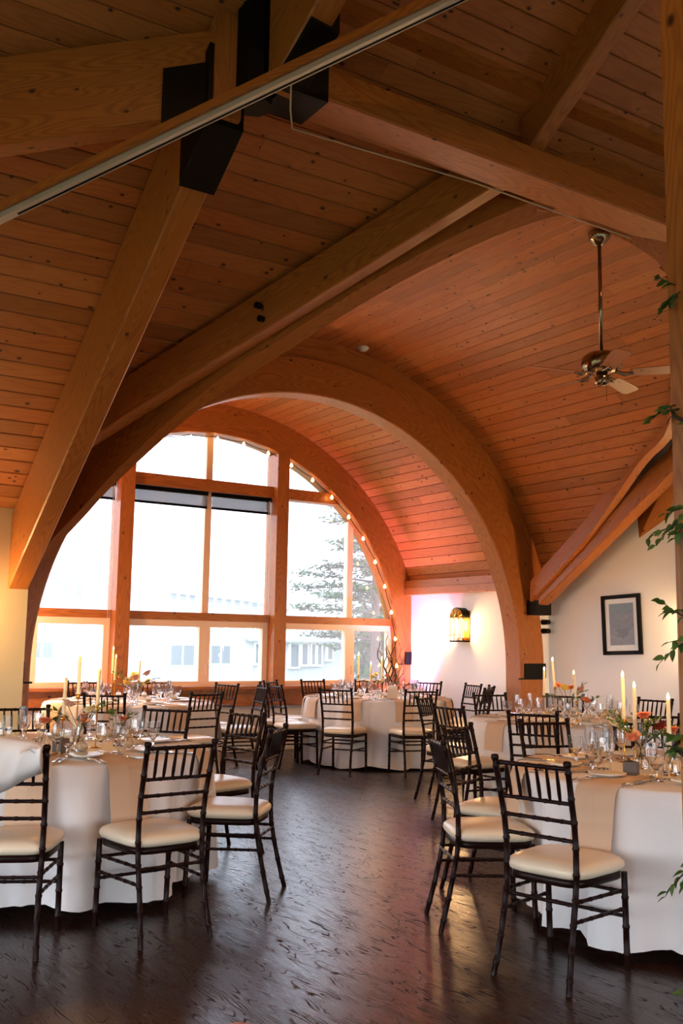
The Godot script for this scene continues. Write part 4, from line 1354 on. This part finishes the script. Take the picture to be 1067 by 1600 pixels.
func build_fittings() -> void:
	sconce(Vector3(WA, 1.45, -10.41), -PI / 2, "lit arched brass sconce on the white alcove wall", 2.4)
	sconce(Vector3(WL, 1.45, -10.41), PI / 2, "lit arched sconce behind the left arch leg", 9.0)
	sconce(Vector3(WR, 1.45, -6.72), -PI / 2, "lit arched sconce behind the vine-wrapped post", 4.5)
	sconce(Vector3(1.78, 1.45, -9.0), 0.0, "lit arched sconce on the yellow wall past the left edge", 4.0)
	sconce(Vector3(WR, 1.6, -1.6), -PI / 2, "lit arched sconce on the right wall beside the viewer", 1.2)
	sconce(Vector3(-4.0, 1.6, 4.2), PI / 2, "lit arched sconce on the left wall behind the viewer", 0.6)
	sconce(Vector3(2.5, 1.6, 8.0), PI, "lit arched sconce on the wall behind the viewer", 0.6)
	# shaded downlights under the ridge, above the frame
	for q in [[0.6, "left"], [3.2, "middle"], [5.8, "right"]]:
		var dl := thing("ceiling_downlight", "black can downlight under the ridge, %s one of three" % q[1], "downlight", Vector3(q[0], 0, -1.3), 0, "ridge downlights")
		part(dl, "can", lathe_mesh([Vector2(0.001, 6.75), Vector2(0.12, 6.75), Vector2(0.13, 6.4), Vector2(0.12, 6.4), Vector2(0.11, 6.7), Vector2(0.001, 6.7)], 20, 0), M.black)
		part(dl, "stem", lathe_mesh([Vector2(0.001, 6.75), Vector2(0.015, 6.75), Vector2(0.015, 7.75), Vector2(0.001, 7.75)], 10, 0), M.black)
		part(dl, "lamp", lathe_mesh([Vector2(0.001, 6.5), Vector2(0.06, 6.52), Vector2(0.07, 6.58), Vector2(0.04, 6.66), Vector2(0.001, 6.69)], 16, 0), M.tubelamp)
		var sp := SpotLight3D.new()
		sp.name = "downlight_beam"
		sp.light_color = Color(1.0, 0.72, 0.46)
		sp.light_energy = 5.5
		sp.spot_angle = 52.0
		sp.spot_range = 40.0
		sp.spot_attenuation = 2.0
		sp.light_size = 0.12
		sp.shadow_enabled = true
		dl.add_child(sp)
		sp.position = Vector3(0, 6.38, 0)
		sp.rotation = Vector3(-PI / 2 + 0.42, 0, 0)
	# uplights in the alcove corners
	for q in [[8.42, "small black uplight on the floor at the right end of the window"], [2.72, "small black uplight on the floor at the left end of the window"]]:
		var t := thing("floor_uplight", q[1], "uplight", Vector3(q[0], 0, -11.36), 0, "purple uplights")
		part(t, "housing", lathe_mesh([Vector2(0.001, 0.0), Vector2(0.075, 0.0), Vector2(0.08, 0.01), Vector2(0.08, 0.14), Vector2(0.07, 0.14), Vector2(0.07, 0.125), Vector2(0.001, 0.125)], 20, 0), M.black)
		part(t, "lens", lathe_mesh([Vector2(0.001, 0.126), Vector2(0.068, 0.126), Vector2(0.068, 0.132), Vector2(0.001, 0.133)], 20, 0), M.uplight)
		var s := SpotLight3D.new()
		s.name = "uplight_beam"
		s.light_color = Color(0.98, 0.68, 1.0)
		s.light_energy = 20.0
		s.spot_angle = 34.0
		s.spot_range = 30.0
		s.spot_attenuation = 2.0
		s.light_size = 0.06
		s.shadow_enabled = true
		t.add_child(s)
		s.position = Vector3(0, 0.16, 0)
		s.rotation = Vector3(PI / 2, 0, 0)
	# framed print, hanging slightly askew
	var pf := thing("framed_picture", "black framed seascape print hung askew on the plaster wall", "picture", Vector3(WR, 1.675, -7.93), 0)
	var hw := 0.285
	var hh := 0.345
	var fr := Geo.new()
	for b in [[-hw, -hh, hw, -hh + 0.045], [-hw, hh - 0.045, hw, hh], [-hw, -hh + 0.045, -hw + 0.045, hh - 0.045], [hw - 0.045, -hh + 0.045, hw, hh - 0.045]]:
		fr.box(Vector3(b[0], b[1], 0.005), Vector3(b[2], b[3], 0.035))
	part(pf, "frame", fr, M.black)
	var mt := Geo.new()
	mt.box(Vector3(-hw + 0.04, -hh + 0.04, 0.004), Vector3(hw - 0.04, hh - 0.04, 0.016))
	part(pf, "mat", mt, M.white)
	var pr := Geo.new()
	pr.quad(Vector3(-hw + 0.105, hh - 0.10, 0.0175), Vector3(hw - 0.105, hh - 0.10, 0.0175), Vector3(hw - 0.105, -hh + 0.11, 0.0175), Vector3(-hw + 0.105, -hh + 0.11, 0.0175))
	part(pf, "print", pr, M.print_, false)
	pf.rotation = Vector3(0, -PI / 2, 0)
	pf.rotate_object_local(Vector3(0, 0, 1), 0.035)
	# smoke detector
	var sd := thing("smoke_detector", "round white smoke detector on the pine vault", "smoke detector", Vector3(6.10, 4.71, -9.0), 0)
	part(sd, "base", lathe_mesh([Vector2(0.001, 0.02), Vector2(0.065, 0.02), Vector2(0.065, -0.012), Vector2(0.001, -0.012)], 24, 0), M.white)
	part(sd, "cover", lathe_mesh([Vector2(0.050, -0.012), Vector2(0.046, -0.03), Vector2(0.025, -0.042), Vector2(0.001, -0.043)], 24, 0), M.white)
	# ceiling fan
	var fc := Vector3(5.90, 0, -5.33)
	var f := thing("ceiling_fan", "polished metal ceiling fan with wooden blades under the vault", "ceiling fan", fc)
	part(f, "canopy", lathe_mesh([Vector2(0.001, 4.62), Vector2(0.03, 4.62), Vector2(0.06, 4.65), Vector2(0.085, 4.68), Vector2(0.09, 4.73), Vector2(0.001, 4.735)], 24, 1), M.nickel)
	part(f, "downrod", lathe_mesh([Vector2(0.001, 3.74), Vector2(0.016, 3.74), Vector2(0.016, 4.63), Vector2(0.001, 4.63)], 14, 0), M.nickel)
	part(f, "motor", lathe_mesh([Vector2(0.001, 3.74), Vector2(0.05, 3.74), Vector2(0.11, 3.725), Vector2(0.155, 3.69), Vector2(0.16, 3.64), Vector2(0.15, 3.60), Vector2(0.11, 3.57), Vector2(0.06, 3.56), Vector2(0.001, 3.56)], 28, 1), M.nickel)
	part(f, "switch_cup", lathe_mesh([Vector2(0.001, 3.56), Vector2(0.045, 3.56), Vector2(0.058, 3.53), Vector2(0.058, 3.49), Vector2(0.045, 3.465), Vector2(0.001, 3.46)], 20, 1), M.nickel)
	for k in 5:
		var a := deg_to_rad(52.0 + 72.0 * k)
		var o := Vector3(cos(a), 0, sin(a))
		var sdv := Vector3(-sin(a), 0, cos(a))
		var br := Geo.new()
		br.tube([o * 0.10 + Vector3(0, 3.575, 0), o * 0.17 + Vector3(0, 3.545, 0) + sdv * 0.03, o * 0.24 + Vector3(0, 3.55, 0)], [0.01, 0.012, 0.01], 7)
		br.tube([o * 0.10 + Vector3(0, 3.575, 0), o * 0.17 + Vector3(0, 3.545, 0) - sdv * 0.03, o * 0.24 + Vector3(0, 3.55, 0)], [0.01, 0.012, 0.01], 7)
		part(f, "blade_iron", br, M.nickel)
		var bl := Geo.new()
		var tilt := Vector3(0, 0.22, 0)
		var rg := []
		for q in [[0.22, 0.055], [0.30, 0.062], [0.55, 0.07], [0.63, 0.066], [0.66, 0.045]]:
			var c: Vector3 = o * q[0] + Vector3(0, 3.555, 0)
			var s2: Vector3 = (sdv + tilt).normalized() * q[1]
			rg.append([c - s2, c + s2, c + s2 + Vector3(0, 0.006, 0), c - s2 + Vector3(0, 0.006, 0)])
		bl.loft(rg, 1)
		part(f, "blade", bl, M.pine1)
	var pc := Geo.new()
	pc.tube([Vector3(0.03, 3.47, 0.02), Vector3(0.03, 3.34, 0.02)], [0.002, 0.002], 5)
	part(f, "pull_chain", pc, M.nickel)
	# post with vine at the right edge
	var post := thing("timber_post", "square timber post at the right edge", "post", Vector3(2.385, 0, -1.62), 0, "", "structure")
	var pg := Geo.new()
	pg.box(Vector3(-0.15, 0, -0.15), Vector3(0.15, 7.4, 0.15), Vector2(0.3, 0.2))
	part(post, "timber", pg, M.fir)
	var vn := thing("climbing_vine", "leafy green vine wound round the timber post", "vine", Vector3(2.385, 0, -1.62))
	var vp := []
	var vr := []
	for i in 81:
		var t := i / 80.0
		var a := t * 19.0 + 2.6
		var sq := 0.165 / maxf(absf(cos(a)), absf(sin(a)))
		vp.append(Vector3(cos(a) * sq, 0.05 + t * 2.75, sin(a) * sq)); vr.append(0.006)
	var vg := Geo.new()
	vg.tube(vp, vr, 6)
	part(vn, "stem", vg, M.bark)
	var lm := [leaf_mesh(0.034, 0.018, 0.006), leaf_mesh(0.026, 0.014, 0.004)]
	for i in range(1, 80):
		for k in 2:
			var lf := part(vn, "leaf", lm[k], M.leaf)
			var outw := Vector3(vp[i].x, 0, vp[i].z).normalized()
			aim(lf, vp[i] + outw * 0.004, (outw * 0.5 + Vector3(rng.randf_range(-1, 1), rng.randf_range(-1, 0.6), rng.randf_range(-1, 1))).normalized(), rng.randf_range(-1, 1))
	# clusters: height, sprigs, reach, droop
	for q in [[2.42, 4, 0.045, 0.0], [2.06, 3, 0.05, -0.2], [1.76, 7, 0.085, -0.5], [1.47, 5, 0.075, 0.1], [1.16, 4, 0.03, 0.0], [0.86, 6, 0.06, -0.7], [0.60, 4, 0.045, -0.4], [0.34, 4, 0.04, 0.0]]:
		for k in q[1]:
			var p0 := Vector3(-0.155, q[0] + rng.randf_range(-0.04, 0.04), rng.randf_range(-0.15, -0.05))
			if k % 3 == 2: p0 = Vector3(rng.randf_range(-0.12, 0.1), q[0] + rng.randf_range(-0.05, 0.05), 0.155)
			var d := Vector3(-0.63, rng.randf_range(-0.7, 0.5) + q[3], -0.78).normalized() if k % 3 != 2 else Vector3(rng.randf_range(-1, 0.4), rng.randf_range(-0.7, 0.4), 0.4).normalized()
			var l: float = q[2] * rng.randf_range(0.6, 1.25) + 0.01
			var bendv := Vector3(0, rng.randf_range(-0.02, 0.015), 0)
			var pts := []
			var rs := []
			for i in 7:
				var t := i / 6.0
				pts.append(p0 + d * l * t + bendv * t * t * 1.6); rs.append(lerpf(0.0022, 0.0009, t))
			var g := Geo.new()
			g.tube(pts, rs, 5)
			part(vn, "tendril", g, M.stem)
			for i in 6:
				var lf := part(vn, "leaf", lm[i % 2], M.leaf)
				aim(lf, pts[1 + i], (d + Vector3(rng.randf_range(-1, 1), rng.randf_range(-1, 0.5), rng.randf_range(-1, 1)) * 0.9).normalized(), rng.randf_range(-1, 1))
	# low wooden table whose corner shows at the bottom edge
	var lt := thing("side_table", "corner of a low octagonal wooden side table at the bottom edge", "table", Vector3(1.085, 0, -2.065), 0.2775)
	var oct := func(r: float, y: float) -> Array:
		var ring := []
		for k in 8:
			var a := TAU * k / 8.0
			ring.append(Vector3(cos(a) * r, y, sin(a) * r))
		return ring
	var tg := Geo.new()
	tg.loft([oct.call(0.36, 0.405), oct.call(0.36, 0.432)], 2)
	part(lt, "tabletop", tg, M.fir)
	var rm := Geo.new()
	rm.loft([oct.call(0.36, 0.40), oct.call(0.385, 0.40), oct.call(0.385, 0.442), oct.call(0.36, 0.442), oct.call(0.36, 0.40)], 2, false)
	part(lt, "rim", rm, M.fir_pale)
	for k in 4:
		var a := TAU * (k + 0.5) / 4.0
		var lg := Geo.new()
		lg.tube([Vector3(cos(a) * 0.27, 0, sin(a) * 0.27), Vector3(cos(a) * 0.25, 0.405, sin(a) * 0.25)], [0.016, 0.022], 10)
		part(lt, "leg", lg, M.fir)

# ------------------------------------------------------------------ outside
func house(called: String, label: String, z: float, x0: float, x1: float, y0: float, y1: float, depth: float, roofpts: Array, wins: Array) -> Node3D:
	var t := thing(called, label, "building", Vector3(0, 0, z))
	var g := Geo.new()
	g.box(Vector3(x0, y0, -depth), Vector3(x1, y1, 0))
	part(t, "walls", g, M.siding)
	for rp in roofpts:
		var r := Geo.new()
		r.loft(rp, 2)
		part(t, "roof", r, M.shingle)
	for w in wins:
		var fr := Geo.new()
		fr.box(Vector3(w[0] - 0.07, w[1] - 0.07, 0), Vector3(w[2] + 0.07, w[3] + 0.07, 0.13))
		var f := part(t, "window", fr, M.white)
		var n: int = w[4]
		for k in n:
			var a: float = lerpf(w[0], w[2], k / float(n)) + (0.03 if k else 0.0)
			var b: float = lerpf(w[0], w[2], (k + 1) / float(n)) - (0.03 if k < n - 1 else 0.0)
			var p := Geo.new()
			p.box(Vector3(a, w[1], 0.1), Vector3(b, w[3], 0.14))
			part(f, "pane", p, M.winglass)
	return t

func conifer(at: Vector3, h: float, label: String, seed_: int) -> void:
	var t := thing("pine_tree", label, "tree", at)
	var r := RandomNumberGenerator.new()
	r.seed = seed_
	var g := Geo.new()
	g.tube([Vector3.ZERO, Vector3(0.1, h * 0.5, 0), Vector3(0.0, h, 0)], [0.22, 0.14, 0.02], 8)
	part(t, "trunk", g, M.trunk)
	var nd := Geo.new()
	var br := Geo.new()
	for k in 34:
		var s := 0.46 + 0.54 * k / 34.0
		var a := r.randf() * TAU
		var l := (1.0 - s) * 3.4 + 0.5 + r.randf() * 0.7
		var o := Vector3(0.05, h * s, 0)
		var d := Vector3(cos(a), r.randf_range(-0.08, 0.1), sin(a))
		br.tube([o, o + d * l * 0.5 + Vector3(0, 0.04, 0), o + d * l], [0.04, 0.025, 0.008], 5)
		for i in 190:
			var q := o + d * l * r.randf_range(0.3, 1.05) + Vector3(r.randfn(0, 0.24), r.randfn(0.06, 0.055), r.randfn(0, 0.24))
			var e := Vector3(r.randf_range(-1, 1), r.randf_range(-0.25, 0.45), r.randf_range(-1, 1)).normalized() * r.randf_range(0.10, 0.2)
			var sd := e.cross(Vector3(r.randf(), r.randf(), r.randf())).normalized() * 0.035
			nd.quad(q - sd, q + sd, q + e + sd * 0.3, q + e - sd * 0.3)
	part(t, "branches", br, M.trunk)
	part(t, "needles", nd, M.needles, false)

func broadleaf(at: Vector3, h: float, w: float, label: String, seed_: int, m: Material) -> void:
	var t := thing("leafy_tree", label, "tree", at, 0, "trees beyond the window")
	var r := RandomNumberGenerator.new()
	r.seed = seed_
	var g := Geo.new()
	g.tube([Vector3.ZERO, Vector3(0, h * 0.6, 0)], [0.14, 0.06], 7)
	part(t, "trunk", g, M.trunk)
	var lf := Geo.new()
	for k in 2200:
		var p := Vector3(r.randfn(0, 1), r.randfn(0, 1), r.randfn(0, 1)).normalized() * pow(r.randf(), 0.4)
		p = Vector3(p.x * w, h * 0.58 + p.y * h * 0.45, p.z * w)
		var e := Vector3(r.randf_range(-1, 1), r.randf_range(-1, 1), r.randf_range(-1, 1)).normalized() * 0.16
		var sd := e.cross(Vector3(r.randf(), r.randf(), r.randf())).normalized() * 0.09
		lf.quad(p, p + e * 0.5 + sd, p + e, p + e * 0.5 - sd)
	part(t, "foliage", lf, m, false)

func build_outside() -> void:
	var gr := Geo.new()
	gr.quad(Vector3(-120, -3.2, 60), Vector3(160, -3.2, 60), Vector3(160, -3.2, -260), Vector3(-120, -3.2, -260))
	solo("ground", "pale lawn outside the window", "ground", gr, M.grass, "", "structure")
	var hn := noise(9, 0.02, 3)
	var hg := Geo.new()
	var rows := []
	for j in 9:
		var ring := []
		for i in 121:
			var x := lerpf(-60, 200, i / 120.0)
			var t := j / 8.0
			var y := -3.3 + (17.0 + 3.0 * hn.get_noise_1d(x)) * t + (1.3 * hn.get_noise_2d(x * 12.0, j * 90.0) + 0.6 * hn.get_noise_2d(x * 31.0, j * 200.0)) * (1.0 if j else 0.0)
			ring.append(Vector3(x, y, -165.0 - 30.0 * t))
		rows.append(ring)
	for j in 8:
		for i in 120:
			hg.quad(rows[j][i], rows[j][i + 1], rows[j + 1][i + 1], rows[j + 1][i], Vector2(0, 0), Vector2(1, 0), Vector2(1, 1), Vector2(0, 1), 0)
	solo("hills", "hazy wooded hill far beyond the houses", "hill", hg, M.hill, "", "structure")
	# damp haze lying over the grounds
	var fog := FogVolume.new()
	fog.name = "outdoor_haze"
	fog.shape = RenderingServer.FOG_VOLUME_SHAPE_BOX
	fog.size = Vector3(320, 60, 190)
	fog.position = Vector3(60, 24, -111)
	var fm := FogMaterial.new()
	fm.density = 0.010
	fm.albedo = Color(0.97, 0.98, 1.0)
	fog.material = fm
	add_child(fog)
	tag(fog, "pale damp haze over the grounds beyond the window", "haze", "", "stuff")
	# near white house with low grey roof
	var wins := [[8.55, 0.83, 9.18, 1.29, 2], [13.0, 0.62, 13.8, 1.26, 2], [14.42, 0.68, 15.1, 1.26, 2], [16.06, 0.70, 16.34, 1.33, 1], [17.43, 0.58, 17.73, 1.34, 1], [17.89, 0.66, 18.09, 1.35, 1], [18.28, 0.66, 18.40, 1.35, 1], [18.52, 0.66, 18.66, 1.35, 1], [18.94, 0.84, 19.11, 1.35, 1]]
	var roof1 := [[Vector3(15.7, 1.42, 0.4), Vector3(15.7, 1.48, 0.4), Vector3(14.7, 2.2, -6.0), Vector3(14.7, 2.1, -6.0)], [Vector3(19.75, 1.40, 0.4), Vector3(19.75, 1.46, 0.4), Vector3(18.3, 2.2, -6.0), Vector3(18.3, 2.1, -6.0)]]
	var hs := house("white_house", "low white house with grey hipped roof and paired windows", -30.0, 9.41, 19.58, -3.2, 1.42, 12.0, [roof1], wins)
	var gg := Geo.new()
	poly_prism(gg, PackedVector2Array([Vector2(9.42, -3.2), Vector2(15.98, -3.2), Vector2(15.98, 1.42), Vector2(14.7, 1.88), Vector2(9.42, 1.9)]), func(p): return Vector3(p.x, p.y, 0.09), Vector3(0, 0, -0.09))
	part(hs, "gable_wall", gg, M.siding)
	var tm := Geo.new()
	tm.tube([Vector3(14.65, 1.93, 0.14), Vector3(16.1, 1.43, 0.14)], [0.035, 0.035], 6)
	part(hs, "verge_board", tm, M.white)
	# large white hall behind
	var aw := [[12.84, 3.11, 13.5, 3.9, 2], [13.72, 3.13, 14.04, 3.88, 1]]
	for k in 10:
		var x := 18.1 + 0.46 * k
		aw.append([x, 3.22 - 0.024 * k, x + 0.28, 3.55 - 0.035 * k, 1])
	var ra := [[Vector3(16.2, 3.62, 0.4), Vector3(16.2, 3.70, 0.4), Vector3(13.4, 4.75, -7.0), Vector3(13.4, 4.65, -7.0)], [Vector3(23.4, 3.18, 0.4), Vector3(23.4, 3.26, 0.4), Vector3(23.6, 4.15, -7.0), Vector3(23.6, 4.05, -7.0)]]
	var hl := house("white_hall", "big white hall with a row of clerestory windows behind the low house", -42.0, 6.0, 23.0, -3.2, 3.2, 14.0, [ra], aw)
	var ag := Geo.new()
	poly_prism(ag, PackedVector2Array([Vector2(6.0, 3.2), Vector2(16.3, 3.2), Vector2(16.3, 3.62), Vector2(13.6, 4.5), Vector2(10.5, 3.9), Vector2(6.0, 3.6)]), func(p): return Vector3(p.x, p.y, 0.02), Vector3(0, 0, -0.1))
	part(hl, "gable_wall", ag, M.siding)
	conifer(Vector3(16.75, -3.2, -24.0), 9.6, "tall thin pine tree outside the right window bay", 31)
	conifer(Vector3(20.4, -3.2, -28.0), 9.0, "second pine tree partly hidden by the window arch", 32)
	broadleaf(Vector3(17.6, -3.2, -24.6), 6.6, 0.95, "round leafy tree below the pine tree", 41, M.broad)
	broadleaf(Vector3(19.0, -3.2, -26.6), 5.3, 0.95, "dark leafy tree behind the willow branches", 42, M.shrub)
	broadleaf(Vector3(24.2, -3.2, -36.5), 5.6, 1.8, "leafy tree at the corner of the white house", 43, M.shrub)
	broadleaf(Vector3(24.5, -3.2, -46.0), 6.8, 3.0, "pale leafy tree beyond the big hall", 44, M.broad)

func _ready() -> void:
	rng.seed = 2024
	# camera: 35 mm lens, pitched up 7.5 degrees, turned 33 degrees from the vault's axis
	var p := deg_to_rad(7.5)
	var th := deg_to_rad(33.0)
	var rho := 0.0165
	var fw := Vector3(sin(th) * cos(p), sin(p), -cos(th) * cos(p))
	var r0 := Vector3(cos(th), 0, sin(th))
	var u0 := r0.cross(fw)
	var cam := Camera3D.new()
	cam.name = "camera"
	cam.transform = Transform3D(Basis(r0 * cos(rho) + u0 * sin(rho), u0 * cos(rho) - r0 * sin(rho), -fw), Vector3(0, 1.41, 0))
	cam.fov = rad_to_deg(2.0 * atan(800.0 / 1556.0))
	cam.near = 0.05
	cam.far = 500.0
	add_child(cam)
	cam.current = true
	# overcast sky
	var env := Environment.new()
	var sm := ProceduralSkyMaterial.new()
	sm.sky_top_color = Color(0.86, 0.92, 1.0)
	sm.sky_horizon_color = Color(0.96, 0.98, 1.0)
	sm.ground_bottom_color = Color(0.5, 0.5, 0.5)
	sm.ground_horizon_color = Color(0.8, 0.8, 0.8)
	sm.sky_energy_multiplier = 3.0
	sm.ground_energy_multiplier = 1.2
	var sky := Sky.new()
	sky.sky_material = sm
	env.background_mode = Environment.BG_SKY
	env.sky = sky
	env.tonemap_mode = Environment.TONE_MAPPER_LINEAR
	env.tonemap_exposure = 1.0
	env.volumetric_fog_enabled = true
	env.volumetric_fog_density = 0.0
	env.sdfgi_enabled = true
	env.ssao_enabled = true
	env.ssil_enabled = true
	var we := WorldEnvironment.new()
	we.name = "world_environment"
	we.environment = env
	add_child(we)
	make_materials()
	build_shell()
	build_timber()
	build_window()
	build_tables()
	build_chairs()
	build_fittings()
	build_outside()
